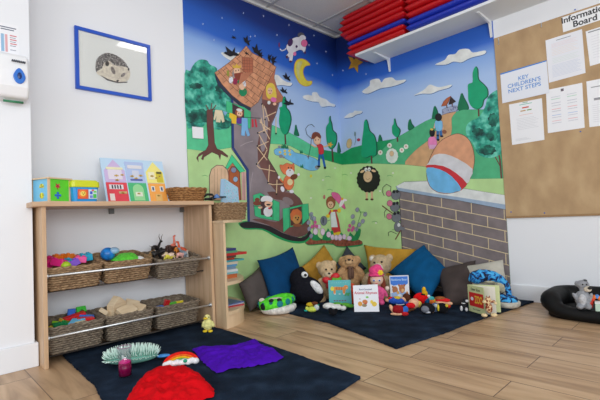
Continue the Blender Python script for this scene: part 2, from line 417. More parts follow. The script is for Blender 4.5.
t.fill([(207, 110), (212.4, 109), (213.2, 124), (214.5, 143), (217, 149), (222, 151), (228, 156), (227.6, 157.3), (221, 154), (220, 160), (218.6, 155), (212, 152), (204, 157), (203, 160), (201.4, 159), (203, 154), (198, 157), (198.4, 162), (196.6, 158), (199, 154), (206, 150), (208.6, 145), (207, 125)], (104, 62, 58), outline=(60, 35, 35), ow=.3)
t.line([(209, 111), (206, 105)], 1, (104, 62, 58)); t.line([(210.5, 111), (212, 103)], 1, (104, 62, 58)); t.line([(212, 111), (216, 105)], 1, (104, 62, 58))
t.done()
t = Motif('painted_tree', 9)
t.line([(497, 145), (500, 160), (501.4, 178)], 1.6, (110, 62, 56)); t.line([(494, 155), (498, 162), (501, 168)], 1, (110, 62, 56))
t.fill(smooth_poly([(495,91),(488,97),(485,107),(479,117),(471,121),(466,127),(467,137),(473,144),(478,154),(488,158),(497,156),(501.5,150),(500,120),(498.2,93)], 3), LEAF)
for c_, r_ in [((487, 150), (9, 5)), ((493, 120), (5, 7)), ((478, 132), (6, 4)), ((492, 136), (6, 5))]: t.fill(oval(*c_, *r_, bump=.12, n=24), LEAF2)
t.done()

# clouds, stars, moon
CL = (226, 228, 226)
clouds = [cr(260,85,6.667,[(285,75),(320,65),(345,70),(350,50),(380,50),(400,80),(440,95),(470,120),(500,130),(495,145),(460,140),(410,145),(390,115),(350,110),(300,95)]),
 cr(335,90,6.667,[(60,185),(95,155),(120,150),(130,138),(155,140),(180,140),(175,155),(140,165),(110,182)]),
 cr(335,0,3.331,[(90,305),(115,285),(118,268),(145,262),(155,275),(165,262),(190,258),(205,268),(235,265),(228,275),(190,288),(150,295),(110,312)]),
 cr(335,0,3.331,[(262,318),(295,300),(315,282),(335,288),(350,290),(388,282),(380,292),(345,302),(320,312),(290,312)]),
 cr(335,0,3.331,[(333,215),(365,200),(378,183),(400,180),(415,165),(445,163),(460,175),(500,168),(498,180),(460,190),(440,198),(420,208),(395,205),(370,215)]),
 [(221,53),(225,52.5),(230,56),(239,52),(238,57),(233,61),(226,58)],
 [(274,76),(278,75),(282,79),(287,82),(292,83),(290,86),(282,85),(275,85)],
 [(286,85.2),(292,85),(291,86.6),(287,86.4)]]
for c_ in clouds[:-1]:
    t = Motif('painted_cloud', 3); t.fill([(x+.5, y+.6) for x, y in c_], (70, 110, 170), smooth=3); t.fill(c_, CL, smooth=3); t.done()  # darker offset copy paints a thin shadow under each cloud
t = Motif('painted_stars', 3)
for x, y in [(222,18),(243.5,13),(263.5,16),(289,25),(255,36),(277,35),(314,35.5),(309,45),(326,51.5),(317,63.5),(332.5,75),(343,70.5),(366,74),(334,37),(250.5,36.5),(234,30),(203,24),(214,40)]:
    t.fill([(x-1, y), (x-.25, y-.25), (x, y-1.3), (x+.25, y-.25), (x+1, y), (x+.25, y+.25), (x, y+1.3), (x-.25, y+.25)], (190, 205, 232))
t.done(); 
t = Motif('painted_moon', 4)
t.fill(cr(250,25,6.667,[(400,265),(375,238),(345,226),(318,232),(300,260),(297,310),(312,355),(335,390),(370,407),(405,398),(412,375),(385,376),(365,355),(353,320),(357,290),(375,270)]), (222, 206, 70), smooth=3, outline=(200, 140, 40), ow=.5)
t.fill(cr(250,25,6.667,[(350,245),(318,250),(308,290),(318,340),(335,365),(330,300)]), (206, 204, 130), smooth=3)
t.done()
t = Motif('painted_star', 4)
sp_ = []
for i in range(10):
    a = -PI/2+.28+i*PI/5; r_ = 10.2 if i % 2 == 0 else 4.6; sp_.append((355+r_*math.cos(a)*.8, 62.5+r_*math.sin(a)*1.05))
t.fill(sp_, (206, 152, 40), smooth=2, outline=(120, 84, 30), ow=.4); t.fill(oval(354, 58.5, .9, 1.1), (40, 30, 30)); t.done()

# cow above the moon
t = Motif('painted_cow', 5); C0 = (250, 25, 6.667); W_ = (224, 224, 232); PU = (74, 42, 92)
t.line(cr(*C0, [(245,150),(232,165),(212,172),(200,160)]), 1.0, W_); t.fill(oval(279.2, 45, .8, 2.6), (110, 40, 90))
t.fill(cr(*C0, [(245,135),(285,90),(330,80),(365,95),(372,150),(362,185),(350,170),(330,165),(300,180),(288,200),(280,242),(262,242),(262,212),(248,222),(240,205),(258,185),(245,160)]), W_, smooth=2, outline=(60, 50, 80), ow=.3)
t.fill(oval(290.3, 42.5, 2.6, 4, .3), PU); t.fill(oval(296.6, 46.5, 1.1, 1.4), PU); t.fill(oval(301, 35, 3.4, 2.6), (90, 90, 100)); t.fill(oval(302.5, 38, 3.4, 3), W_)
t.fill(oval(304.3, 43.2, 3.0, 3.4), (226, 110, 160), outline=(150, 60, 100), ow=.3); t.fill(oval(294.7, 53.8, 1.6, 2), (226, 120, 170))
t.fill(oval(287, 57, 1.2, 1.5), PU); t.fill(oval(290.6, 61.5, 1.5, 1), PU); t.fill(oval(305, 52.6, 1, 1.3), PU); t.done()

# crows
def crow(cx, cy, s, a, layer=13):
    t = Motif('painted_crow', layer)
    sh = [(-1.45,-.15),(-1.05,-.35),(-.75,-.25),(-.95,-1.35),(-.35,-.75),(.15,-.25),(.75,-1.0),(.62,-.1),(1.3,.35),(1.2,.65),(.3,.5),(-.3,.6),(-.85,.25)]
    t.fill([(cx+s*(x*math.cos(a)-y*math.sin(a)), cy+s*(x*math.sin(a)+y*math.cos(a))) for x, y in sh], (22, 24, 34), smooth=1); t.done()
for c_ in [(231.5, 53, 5.6, -.1), (247, 41, 3.6, .7), (234, 37.5, 1.8, 0), (257, 51, 4.6, .6), (247, 53.5, 1.8, .2), (269.6, 58, 2.8, 1.2), (273.5, 60.5, 3.4, 1.3), (287, 77.5, 3.4, .4), (284, 91, 3.0, .2), (288.6, 103, 3.8, -.2), (261, 55, 2.4, 1)]: crow(*c_)

# pond, fishing boy
K = (265, 120, 8)
t = Motif('painted_pond', 8)
t.fill(cr(*K, [(75,245),(100,228),(160,230),(215,240),(240,262),(330,285),(400,310),(435,345),(432,380),(410,398),(365,402),(310,385),(240,350),(170,310),(120,285),(85,275)]), (120, 190, 236), smooth=3, outline=(40, 110, 170), ow=.4)
for x, y in [(120,258),(158,247),(195,247),(160,272),(200,275)]:
    a = cr(*K, [(x, y)])[0]; t.fill([(a[0]+r_*math.cos(q), a[1]+r_*math.sin(q)) for q, r_ in [(i*PI/5, 1.9 if i % 2 == 0 else .9) for i in range(10)]], (236, 208, 70))
for x, y, r_ in [(128,290,2.2),(115,215,1.6),(418,378,2.4),(345,292,1.4),(150,300,1.2)]:
    a = cr(*K, [(x, y)])[0]; t.fill(oval(*a, r_, r_*.8), (140, 140, 150))
for x, y in [(140,215),(160,212),(175,216),(290,255),(295,370),(150,205)]:
    a = cr(*K, [(x, y)])[0]; t.fill([(a[0]-1.6, a[1]+1.5), (a[0]-1.2, a[1]-2), (a[0], a[1]), (a[0]+.8, a[1]-2.4), (a[0]+1.8, a[1]+1.5)], (20, 120, 80))
t.done()
def cp(K, x, y): return (K[0]+x/K[2], K[1]+y/K[2])
t = Motif('painted_boy', 10)
SK = (236, 190, 158)
t.line(cr(*K, [(345,315),(358,250),(368,190),(372,150),(335,115),(325,70),(345,42),(375,35),(395,55)]), .45, (40, 40, 60))
t.line(cr(*K, [(425,210),(400,215),(372,198)]), 1.3, SK); t.line(cr(*K, [(460,212),(485,212),(505,200)]), 1.3, SK)
t.line(cr(*K, [(440,265),(432,320),(432,365)]), 2.2, (30, 96, 180)); t.line(cr(*K, [(455,265),(468,320),(478,370)]), 2.2, (30, 96, 180))
t.fill(oval(*cp(K,430,372), 1.7, 1), (25, 25, 30)); t.fill(oval(*cp(K,480,382), 1.3, 1.3), (25, 25, 30))
t.fill(cr(*K, [(412,198),(435,190),(462,205),(470,265),(432,272),(428,225)]), (208, 44, 60), smooth=2, outline=(110, 30, 40), ow=.25)
t.fill(oval(*cp(K,418,162), 3.6, 4.4), SK, outline=(120, 80, 70), ow=.2); t.fill(cr(*K, [(372,140),(380,108),(405,95),(435,105),(450,135),(440,150),(415,130),(395,150),(375,150)]), (128, 62, 42), smooth=2)
t.fill(oval(*cp(K,405,160), .45, .6), BLACK); t.fill(oval(*cp(K,428,158), .45, .6), BLACK)
a = cp(K, 522, 197); t.fill([(a[0]+r_*math.cos(q), a[1]+r_*math.sin(q)) for q, r_ in [(i*PI/5, 3.2 if i % 2 == 0 else 1.4) for i in range(10)]], (226, 170, 60)); t.done()
# orange cat with fiddle
K = (265, 155, 8); OR = (232, 124, 78)
t = Motif('painted_cat', 14)
t.line(cr(*K, [(155,225),(135,210),(115,185)]), 1.6, OR); t.fill(oval(*cp(K,112,178), 1.2, 1.6), (230, 225, 235))
t.fill(oval(*cp(K,190,220), 5.2, 7.4), OR, outline=(140, 60, 40), ow=.3); t.fill(oval(*cp(K,200,217), 2.8, 3.2), (238, 222, 170))
t.fill(oval(*cp(K,140,273), 1.9, 3, -.3), (232, 226, 238)); t.fill(oval(*cp(K,213,292), 2.3, 1.7), (232, 226, 238))
t.fill(cr(*K, [(125,110),(120,78),(145,82),(175,65),(215,78),(230,65),(235,110),(230,140),(190,160),(150,150)]), OR, smooth=2, outline=(140, 60, 40), ow=.3)
t.fill(oval(*cp(K,200,142), 4.1, 4), (228, 226, 230)); t.fill(oval(*cp(K,188,102), .6, .8), BLACK); t.fill(oval(*cp(K,210,104), .6, .8), BLACK); t.fill(oval(*cp(K,200,122), .8, .6), (90, 40, 40))
t.fill(oval(*cp(K,232,175), 3.8, 2.7, -.4), (120, 66, 40)); t.fill(oval(*cp(K,268,156), 1.3, 1.4), (232, 226, 238)); t.done()

# shoe house
t = Motif('painted_shoe_house', 10)
boot = [(231.2,97),(250,100),(262,92),(275,85),(279.5,101),(276,113.5),(271.5,124),(270,143),(267.5,158),(275,170),(281,181),(287,191),(293,193),(299.5,198.5),(303,205),(308,216),(309,231),(304,236),(296,237),(283,233),(270,226),(258,223),(249,221.5),(247.4,195),(246.5,169),(240,160),(232,149)]
t.fill([(239,222.5),(249,221),(262,226),(283,233),(300,238),(309,231),(312,235),(307,241.5),(299,243.5),(288,242),(276,237.5),(262,230),(246,229.5),(240,226)], (24, 158, 92), smooth=3)
t.fill(boot, pm((140, 128, 134), .6, var=.08, vscale=6), outline=(58, 46, 62), ow=.5)
BRW = pm((112, 74, 70), .6, var=.12, vscale=8)
t.fill([(262,96),(279,100),(276,113),(271,124),(270,143),(267.5,158),(275,170),(281,181),(287,191),(279,195),(268,182),(258,162),(257.5,145),(262,120)], BRW)
t.fill([(260.5,112),(266,108),(268,124),(266,146),(262,152),(260,140)], (146, 134, 142), smooth=2)
t.fill([(267,192),(281,192),(293,193.4),(299.5,199),(303,205.4),(307.6,216),(308.6,230.6),(303.6,235.6),(296,236.6),(283,232.6),(268,224.8),(252,219.6),(262,219),(276,222),(284,216),(290,206),(281,200),(274,199)], BRW, smooth=2)
t.fill(oval(288, 201, 6, 3.4, .5), (138, 122, 126))
t.fill([(232,148),(231,98),(233.4,98),(234.2,147.5),(242,159.5),(248.8,169.5),(250,221.5),(247.4,221.5),(246.4,171),(240,161)], (36, 60, 122))
t.fill([(240,223.5),(249,221.6),(258,223.2),(270,226.3),(283,233),(296,237.3),(305,236.3),(309.4,230.5),(310.6,234),(306,240),(299,241.5),(288,240),(277,235.5),(262,228.6),(244,228)], (34, 28, 38), smooth=3)
t.line([(240.5, 146), (246, 143), (253, 141)], .7, (170, 158, 162)); t.line([(253, 172), (251, 182), (250, 192)], .5, (168, 158, 164))
CRM = (224, 194, 158)
for l in [[(258,133),(269.5,128)],[(259,134.5),(267,149)],[(257.5,146.5),(268.5,141.5)],[(257.5,147.5),(267,160)],[(260,120),(269.5,139)],[(257,164.5),(264,156),(267,150)],[(257,165.5),(260,168.4),(269,170),(275,171.5)],[(269.5,165),(268.5,182)],[(268.5,183.5),(273,184.6),(283,184)],[(277,180),(276.5,193.5)],[(262.5,104),(265,130)],[(265,117),(276,112)],[(260,122),(270,130)],[(276,117),(276,133)],[(264,106),(269,121)],[(261,118),(264,131)]]: t.line(l, .85, CRM)
for x, y in [(257.4,146),(257.8,133),(256.6,164),(268,182.6),(264,132.4),(276,133.6),(262,104),(265,119.5),(276.5,194)]: t.fill(oval(x, y, .9, .9, n=8), (20, 20, 24))
t.done()
t = Motif('painted_roof', 11)
t.fill([(276,67),(274,78),(277,88),(283,97),(282,101.5),(276,103),(262,99),(264,86)], (186, 118, 88), outline=(70, 45, 45), ow=.3)
t.fill([(214.6,72),(222,84),(232,95),(242,103),(251,107.5),(250.4,110.2),(246,108.8),(240,105.5),(229,96.5),(218,85),(215.6,78)], (40, 50, 74), outline=(20, 22, 34), ow=.3)
roof = [(246.3,46),(252,53),(262,58),(270,62.5),(276,67),(270,78),(264.5,89),(258,102),(251,107.5),(242,103),(232,95),(222,84),(214.8,72.6),(222,68),(230,62),(238,55)]
t.fill(roof, pm((206, 146, 110), .6, var=.1, vscale=20), outline=(96, 56, 44), ow=.4)
def lerp(a, b, s): return (a[0]+(b[0]-a[0])*s, a[1]+(b[1]-a[1])*s)
ridge = [(246.3,46),(238,55),(230,62),(222,68),(214.8,72.6)]; rake = [(276,67),(270,78),(264.5,89),(258,102),(251,107.5)]
def along(pl, s):
    q = s*(len(pl)-1); i = min(int(q), len(pl)-2); return lerp(pl[i], pl[i+1], q-i)
NR = 9
for k in range(1, NR):
    a, b = along(ridge, k/NR), along(rake, k/NR); mid = lerp(a, b, .5); mid = (mid[0]-1.2, mid[1]+.9); t.line([a, mid, b], .42, (120, 74, 58))
for k in range(NR):
    for j in range(5):
        s_ = (j+.5*(k % 2)+.3)/5
        if s_ > .97: continue
        a = lerp(along(ridge, k/NR), along(rake, k/NR), s_); b = lerp(along(ridge, (k+1)/NR), along(rake, (k+1)/NR), s_)
        o_ = 4*s_*(1-s_); t.line([(a[0]-1.2*o_, a[1]+.9*o_), (b[0]-1.2*o_, b[1]+.9*o_)], .4, (120, 74, 58))
t.fill([(242,57),(253,58),(252.6,73),(243.5,72)], (178, 106, 78), outline=(96, 56, 44), ow=.3)
for y in (60.5, 63.5, 66.5, 69.5): t.line([(242.2, y), (252.8, y+.4)], .35, (120, 70, 56))
for i, x in enumerate((244.5, 247, 249.5)): t.line([(x, 58), (x+.2, 72)], .3, (120, 70, 56))
t.fill([(241,73.5),(252.6,72),(246,80),(238,86)], (188, 122, 92))
t.done()
# roof figures
t = Motif('painted_bearded_man', 14)
t.fill(oval(243, 92, 4.1, 4.4), (16, 134, 88)); t.fill(oval(242, 86, 3, 4), SK); t.fill(oval(235.2, 81.4, 2.6, 3.4), (150, 40, 76)); t.fill(oval(239.4, 82, 2, 2.4), (20, 130, 80))
t.fill(oval(231, 80, 2.2, 3.6), (224, 226, 234)); t.fill(oval(243.8, 81.5, 1.6, 5.4, -.3), (224, 226, 234)); t.fill(oval(233.8, 74, 1.6, 4), (150, 140, 140)); t.fill(oval(237, 71, 3.4, 3.8), SK)
t.fill(smooth_poly([(234,74),(238,73),(243,72.6),(243.6,77),(240,80),(236,79)], 3), (140, 62, 46)); t.fill([(233,68),(232.6,64.4),(235,66),(236.6,63.6),(238.4,66),(241,64.8),(240.4,68.4)], (220, 180, 70))
t.fill(oval(235.9, 70.8, .5, .7), BLACK); t.fill(oval(238.6, 70.2, .5, .7), BLACK); t.fill([(226.6,70.6),(229,70.4),(229.4,76),(227,76.2)], (150, 150, 60)); t.done()
t = Motif('painted_fair_haired_girl', 14)
t.fill(smooth_poly([(266,92),(266.4,86),(270,83),(274,84.6),(276,91),(276.4,98),(273,97),(270,99),(267,97)], 3), (228, 200, 80)); t.fill(oval(270, 91, 2.6, 3.5), SK)
t.fill(oval(273.6, 99.6, 3, 2.4, .4), (222, 110, 170)); t.fill(oval(269, 102.6, 1.6, 1.8), (230, 232, 232)); t.fill(oval(274.6, 104, 1.8, 1.4), SK); t.fill(oval(269, 90.6, .4, .6), BLACK); t.fill(oval(271.2, 90.8, .4, .6), BLACK); t.fill(oval(270, 93.4, .8, .4), (200, 50, 60)); t.done()
# washing line window
K = (180, 85, 6.667); SHU = (64, 190, 132)
t = Motif('painted_upper_window', 13)
t.fill(cr(*K, [(310,105),(345,120),(430,150),(472,180),(468,292),(410,272),(350,245),(310,202)]), SHU, outline=(16, 90, 66), ow=.3)
t.fill(cr(*K, [(348,122),(428,165),(428,262),(350,230)]), (66, 46, 56)); t.fill(oval(*cp(K,396,185), 4.2, 5), (150, 78, 50)); t.fill(oval(*cp(K,398,190), 2.8, 3.4), SK); t.fill(oval(*cp(K,396,167), 3, 1.5, .2), (228, 228, 232))
t.fill(oval(*cp(K,396,240), 3.4, 3.2), (98, 50, 150)); t.fill(oval(*cp(K,392,190), .5, .7), BLACK); t.fill(oval(*cp(K,405,193), .5, .7), BLACK); t.done()
t = Motif('painted_washing_line', 14)
t.line(cr(*K, [(212,158),(310,185),(410,213),(540,222)]), .5, (30, 30, 40))
t.fill(cr(*K, [(235,165),(280,170),(290,205),(297,243),(283,250),(272,225),(268,250),(240,246),(243,205),(232,235),(224,228)]), (226, 216, 182), outline=(120, 110, 90), ow=.2)
t.fill(cr(*K, [(285,172),(318,182),(300,207)]), (130, 180, 220))
t.fill(cr(*K, [(330,185),(350,190),(378,205),(375,260),(345,255),(342,225),(328,215)]), (236, 196, 50))
t.fill(cr(*K, [(412,218),(450,222),(453,290),(466,335),(450,343),(435,300),(432,340),(408,335),(411,280)]), (126, 184, 232), outline=(50, 100, 160), ow=.2)
t.fill(cr(*K, [(478,228),(490,228),(492,280),(480,282)]), (200, 50, 66)); t.fill(cr(*K, [(497,228),(508,228),(516,282),(504,280)]), (200, 50, 66)); t.done()
# lower windows
K = (225, 175, 6.667)
t = Motif('painted_cook_window', 14)
t.fill(cr(*K, [(188,135),(235,120),(320,165),(362,182),(362,308),(320,300),(235,285),(200,272)]), SHU, outline=(16, 90, 66), ow=.3)
t.fill(cr(*K, [(232,135),(315,172),(315,280),(240,265)]), (78, 52, 58)); t.fill(oval(*cp(K,287,245), 4.6, 5), (230, 228, 232)); t.fill(oval(*cp(K,290,192), 4, 3.4), SK)
t.fill(cr(*K, [(245,178),(238,160),(255,142),(280,138),(305,145),(318,160),(310,180),(280,172)]), (230, 228, 232), smooth=2); t.fill(oval(*cp(K,290,198), 2.2, .8), BLACK); t.fill(oval(*cp(K,298,222), 1.6, 1), (200, 40, 60))
t.fill(oval(*cp(K,215,165), 2.6, 2), (130, 66, 50)); t.fill(oval(*cp(K,215,188), 4.2, 2.4), (130, 66, 50)); t.fill(oval(*cp(K,235,215), 2.2, 1.4), SK); t.line(cr(*K, [(188,206),(245,212)]), .5, (60, 50, 60)); t.line(cr(*K, [(320,165),(320,300)]), .5, (16, 110, 76)); t.done()
t = Motif('painted_lion_window', 14)
t.fill(cr(*K, [(385,225),(428,218),(515,197),(555,190),(560,288),(515,330),(430,347),(390,382)]), SHU, outline=(16, 90, 66), ow=.3)
t.fill(cr(*K, [(433,228),(510,208),(514,325),(436,340)]), (84, 50, 46)); t.fill(oval(*cp(K,475,272), 5.9, 6.9, bump=.05, n=24), (206, 108, 60)); t.fill(oval(*cp(K,478,296), 4, 4.6), (196, 140, 76))
t.fill(oval(*cp(K,472,285), .7, .9), BLACK); t.fill(oval(*cp(K,490,285), .7, .9), BLACK); t.fill(oval(*cp(K,484,298), 1, .7), BLACK); t.fill(oval(*cp(K,482,335), 4.6, 1.6), (150, 84, 54))
t.line(cr(*K, [(428,218),(430,347)]), .6, (16, 110, 76)); t.line(cr(*K, [(513,200),(516,330)]), .6, (16, 110, 76)); t.done()
# little front door house
K = (180, 140, 6.667)
t = Motif('painted_front_door', 13)
t.fill(cr(*K, [(200,400),(198,240),(212,195),(245,170),(285,172),(315,200),(325,260),(325,400)]), (222, 186, 152), smooth=0, outline=(80, 60, 70), ow=.6)
for x in (230, 250, 275, 300): t.line(cr(*K, [(x,190),(x,380)]), .3, (170, 130, 105))
t.fill(cr(*K, [(320,195),(345,145),(400,210),(410,400),(325,400)]), (190, 116, 84)); t.fill(cr(*K, [(330,400),(328,210),(345,178),(368,180),(395,215),(402,400)]), (176, 92, 50), outline=(60, 40, 46), ow=.6)
t.fill(oval(*cp(K,358,200), 2.6, 2.6), (130, 140, 170), outline=(50, 40, 60)); t.fill(oval(*cp(K,370,262), 2.3, 2.6), (150, 180, 210), outline=(90, 60, 60))
t.fill(cr(*K, [(410,215),(440,215),(442,400),(412,400)]), (210, 168, 162)); t.line(cr(*K, [(426,215),(428,400)]), .6, (150, 110, 120))
t.fill(cr(*K, [(345,98),(432,208),(402,216),(350,150),(318,192),(305,185)]), (66, 206, 148), outline=(16, 90, 66), ow=.4); t.done()

# gardening girl + flower bed (bed crosses the corner)
K = (300, 195, 10)
t = Motif('painted_flower_bed', 8)
t.fill([(304.5,242),(309,239.6),(317,236.8),(322,239),(329,238),(335,240),(343,239.4),(350,241),(355,239.4),(361,241.4),(362.6,245.4),(352,247.2),(345,247.6),(337,247.2),(333,245),(325,244.4),(316,245.2),(308,245.4)], (24, 158, 92), smooth=2)
t.fill([(305.5,241),(309,239),(312,238.6),(317,236.6),(322,239.6),(329,237.8),(335,240),(343,239.6),(350,240.6),(354,239),(361,241),(361.6,244),(352,245.4),(345,246.2),(337,246),(333,243.6),(325,243.2),(316,244),(308,244.4)], pm((140, 76, 58), .7, var=.25, vscale=30), smooth=3, outline=(80, 40, 36), ow=.3)
t.done()
t = Motif('painted_flowers', 13)
K2 = (280, 185, 6.667)
for pl in [[(312,240),(313,233),(316,230),(318,236),(321,240)],[(322,240),(326,231),(330,238),(332,240)],[(338,240),(341,232),(344,238)],[(349,240),(350,232),(354,236),(358,229),(361,230),(358,240)],[(325,238),(328,228),(330,232),(333,230),(333,239)]]: t.fill(pl, (22, 140, 80), smooth=2)
for x, y, rx, ry in [(237,310,2.2,3.2),(285,312,2,3.4),(325,330,2.2,2.8),(350,348,1.8,2.6),(375,350,1.8,2.6),(400,350,2,3),(428,345,1.8,2.6),(462,355,2.4,2.2),(262,278,1.6,2.2)]: t.fill(oval(*cp(K2,x,y), rx, ry), (228, 206, 228), outline=(150, 110, 150), ow=.25)
for x, y in [(235,248),(228,272),(245,275),(215,278),(465,272),(480,300),(458,300),(488,285)]: t.fill(oval(*cp(K2,x,y), 1.5, 1.9), (206, 90, 152))
for x, y in [(208,195),(215,220),(190,250),(195,292),(208,340),(228,225),(515,165),(485,210),(568,195),(552,242),(488,250),(528,265),(510,295)]: t.fill(oval(*cp(K2,x,y), 1.7, 2.2, .3), (150, 152, 176), outline=(90, 90, 120), ow=.2)
t.line(cr(*K2, [(505,330),(520,250),(540,190),(525,160)]), .4, (30, 130, 70)); t.line(cr(*K2, [(535,180),(560,180),(570,190)]), .4, (30, 130, 70)); t.line(cr(*K2, [(225,300),(220,240),(205,190)]), .4, (30, 130, 70)); t.done()
t = Motif('painted_gardening_girl', 11)
RD = (196, 50, 60); YE = (230, 196, 48)
t.fill(cr(*K, [(300,150),(355,150),(385,250),(408,378),(318,378),(318,260)]), RD, outline=(110, 30, 40), ow=.25); t.fill(cr(*K, [(306,170),(350,168),(378,322),(312,322)]), (222, 226, 232), outline=(130, 130, 150), ow=.2)
t.line(cr(*K, [(308,160),(285,205)]), 1.8, RD); t.line(cr(*K, [(350,155),(385,158)]), 2, RD); t.fill(oval(*cp(K,392,155), 1.7, 2.3), YE); t.fill(oval(*cp(K,280,210), 1.8, 1.8), YE)
t.fill(cr(*K, [(312,372),(345,380),(380,368),(412,372),(412,400),(316,402)]), YE, smooth=2); t.fill(oval(*cp(K,308,75), 4.6, 6.2), (150, 84, 54), outline=(90, 50, 40), ow=.2); t.fill(oval(*cp(K,306,97), 3, 3.4), SK)
t.fill(oval(*cp(K,297,95), .4, .6), BLACK); t.fill(oval(*cp(K,313,95), .4, .6), BLACK); t.fill(oval(*cp(K,305,110), .9, .4), (180, 50, 60)); t.fill(oval(*cp(K,320,158), 1.2, 1.4), YE)
t.fill(oval(*cp(K,238,258), 3.2, 4.6), (116, 122, 140), outline=(60, 64, 80), ow=.3); t.fill(oval(*cp(K,232,255), .9, 3.2), (70, 74, 92)); t.line(cr(*K, [(268,262),(300,250)]), .6, (116, 122, 140))
t.fill(cr(*K2, [(345,50),(385,55),(410,90),(437,155),(420,152),(380,110),(350,78)]), (222, 96, 160), smooth=2, outline=(140, 50, 100), ow=.25)
t.fill(oval(*cp(K2,412,120), 1.8, 4.5, .5), (232, 230, 238)); t.fill(oval(*cp(K2,428,100), 3, 1.3, .1), (232, 230, 238)); t.fill(oval(*cp(K2,415,93), 1.2, 1.4), (236, 170, 50)); t.fill(oval(*cp(K2,295,80), 1.1, 2.2), (190, 110, 110)); t.done()

# sheep
t = Motif('painted_black_sheep', 13)
for x in (366.6, 371.8): t.line([(x, 190), (x+.2, 198.6)], 2.0, (226, 188, 150)); t.fill(oval(x+.2, 199.4, 1.6, 1), (90, 50, 36))
t.fill(oval(368.4, 179.2, 11.6, 13.2, n=96, bump=.03, nb=18), (20, 20, 20)); t.fill(oval(362.4, 171.4, 2.4, 1.2, -.5), (226, 190, 150)); t.fill(oval(373.6, 170.8, 2.4, 1.2, .3), (226, 190, 150))
t.fill(oval(367.8, 176.6, 4.4, 5.6), (224, 188, 150), outline=(120, 90, 60), ow=.2); t.fill(oval(365.9, 169.6, 1.5, 2), (236, 236, 236)); t.fill(oval(369.2, 169.2, 1.5, 2), (236, 236, 236)); t.fill(oval(366.2, 170.2, .5, .6), BLACK); t.fill(oval(369.2, 169.8, .5, .6), BLACK)
t.line([(366, 178.6), (367.8, 179.8), (369.8, 178.4)], .35, (120, 80, 60)); t.done()
t = Motif('painted_white_sheep', 12)
for x, y in [(389.5, 145.5), (380.3, 152.5), (401.8, 150.2), (406, 146.6)]: t.fill(oval(x, y, 2.3, 2.5, n=24, bump=.05), (226, 232, 222)); t.fill(oval(x, y-.2, .9, 1), (206, 150, 140))
t.fill(oval(392, 155.8, 6, 7.4, n=48, bump=.03, nb=12), (222, 232, 224)); t.fill(oval(391.7, 153.6, 2, 2.6), (222, 190, 150), outline=(120, 100, 80), ow=.2); t.done()
# balloon like flowers by the far trees
t = Motif('painted_balloon_flowers', 12)
t.fill(oval(349.2, 143.4, 2.5, 4.8, .15), (214, 186, 136), outline=(130, 100, 70), ow=.2); t.fill(oval(358.6, 139.8, 1.7, 1.5), (172, 46, 80)); t.line([(355, 134), (355.8, 140), (354.6, 145)], .4, (90, 120, 140)); t.fill(oval(355, 134, .9, 2.4), (120, 140, 140)); t.done()
# well
K = (420, 70, 6.667)
t = Motif('painted_well', 9)
t.line(cr(*K, [(178,235),(180,255)]), 1, (120, 70, 50)); t.line(cr(*K, [(213,200),(216,250)]), 1, (120, 70, 50))
t.fill(cr(*K, [(205,175),(240,210),(215,225),(190,232)]), (50, 36, 38)); t.fill(cr(*K, [(205,172),(188,215),(175,235),(142,242),(158,210),(180,188)]), (178, 96, 62), outline=(90, 50, 40), ow=.3)
t.fill(cr(*K, [(148,265),(180,250),(225,240),(248,240),(250,270),(225,278),(180,288),(152,298)]), ramp_mat('well_stone', [(.25, (90, 100, 140)), (.5, (160, 168, 196))], tex='vor', scale=60, rough=.7), outline=(60, 66, 100), ow=.3); t.done()
# two children walking up the path
t = Motif('painted_walking_boy', 12); K = (390, 100, 10)
t.line(cr(*K, [(478,300),(478,355),(478,395)]), 2.6, (50, 110, 176)); t.line(cr(*K, [(505,295),(512,355)]), 2.6, (50, 110, 176)); t.fill(oval(*cp(K,482,398), 1.4, 1.2), (24, 24, 40)); t.fill(oval(*cp(K,518,362), 1.6, 1), (24, 24, 40))
t.line(cr(*K, [(455,225),(442,280)]), 1.4, SK); t.line(cr(*K, [(520,225),(528,290)]), 1.4, SK)
t.fill(cr(*K, [(450,215),(485,205),(522,215),(520,300),(460,305)]), (126, 190, 232), smooth=2, outline=(50, 90, 140), ow=.2); t.fill(oval(*cp(K,485,172), 3.5, 4), (24, 20, 26)); t.fill(oval(*cp(K,545,318), 2.2, 2, .4), (146, 90, 66)); t.done()
t = Motif('painted_walking_girl', 12); K = (410, 120, 5.97)
t.line(cr(*K, [(118,160),(118,178)]), .9, SK); t.line(cr(*K, [(130,160),(132,178)]), .9, SK)
t.fill(cr(*K, [(112,108),(130,98),(152,105),(160,140),(155,168),(115,168),(108,130)]), (228, 130, 186), smooth=2, outline=(140, 60, 110), ow=.2); t.fill(cr(*K, [(116,148),(156,148),(156,172),(114,172)]), (222, 170, 210))
t.fill(oval(*cp(K,132,75), 2.8, 4.4), (24, 20, 26)); t.fill(oval(*cp(K,130,56), 1.6, 1), (222, 190, 80)); t.done()

# brick wall with cap stone
t = Motif('painted_brick_wall', 9)
def bl(k, x): return lerp((400, 190+9.3*k), (507, 209+11.15*k), (x-400)/107)
top = bl(0, 398.6)
t.fill([(398.6, 190), bl(0, 505.8), (511.7, 303.5), (404, 290)], pm((128, 118, 120), .8, var=.08, vscale=10, bump=.1, bscale=90))
MO = (224, 204, 164)
for k in range(1, 10): t.line([bl(k, 399.3+.35*k), bl(k, 505.8+.62*k)], .75, MO)
for k in range(0, 10):
    xs = [412.7, 441.3, 471.2, 504] if k % 2 == 0 else [399.8, 426.5, 455.4, 487]
    for x in xs[(0 if k % 2 == 0 else 1):]:
        a = bl(k, x+.42*k); b = bl(k+1, x+.42*(k+1)); t.line([a, b], .75, MO)
t.line([(399, 190), (404.5, 290)], .6, (60, 56, 64))
t.fill([(396,186.6),(404,182),(430,181),(460,188),(505.1,195.4),(505.7,209.4),(460,200.6),(430,196),(398,190.6)], (156, 178, 204), outline=(60, 70, 90), ow=.35)
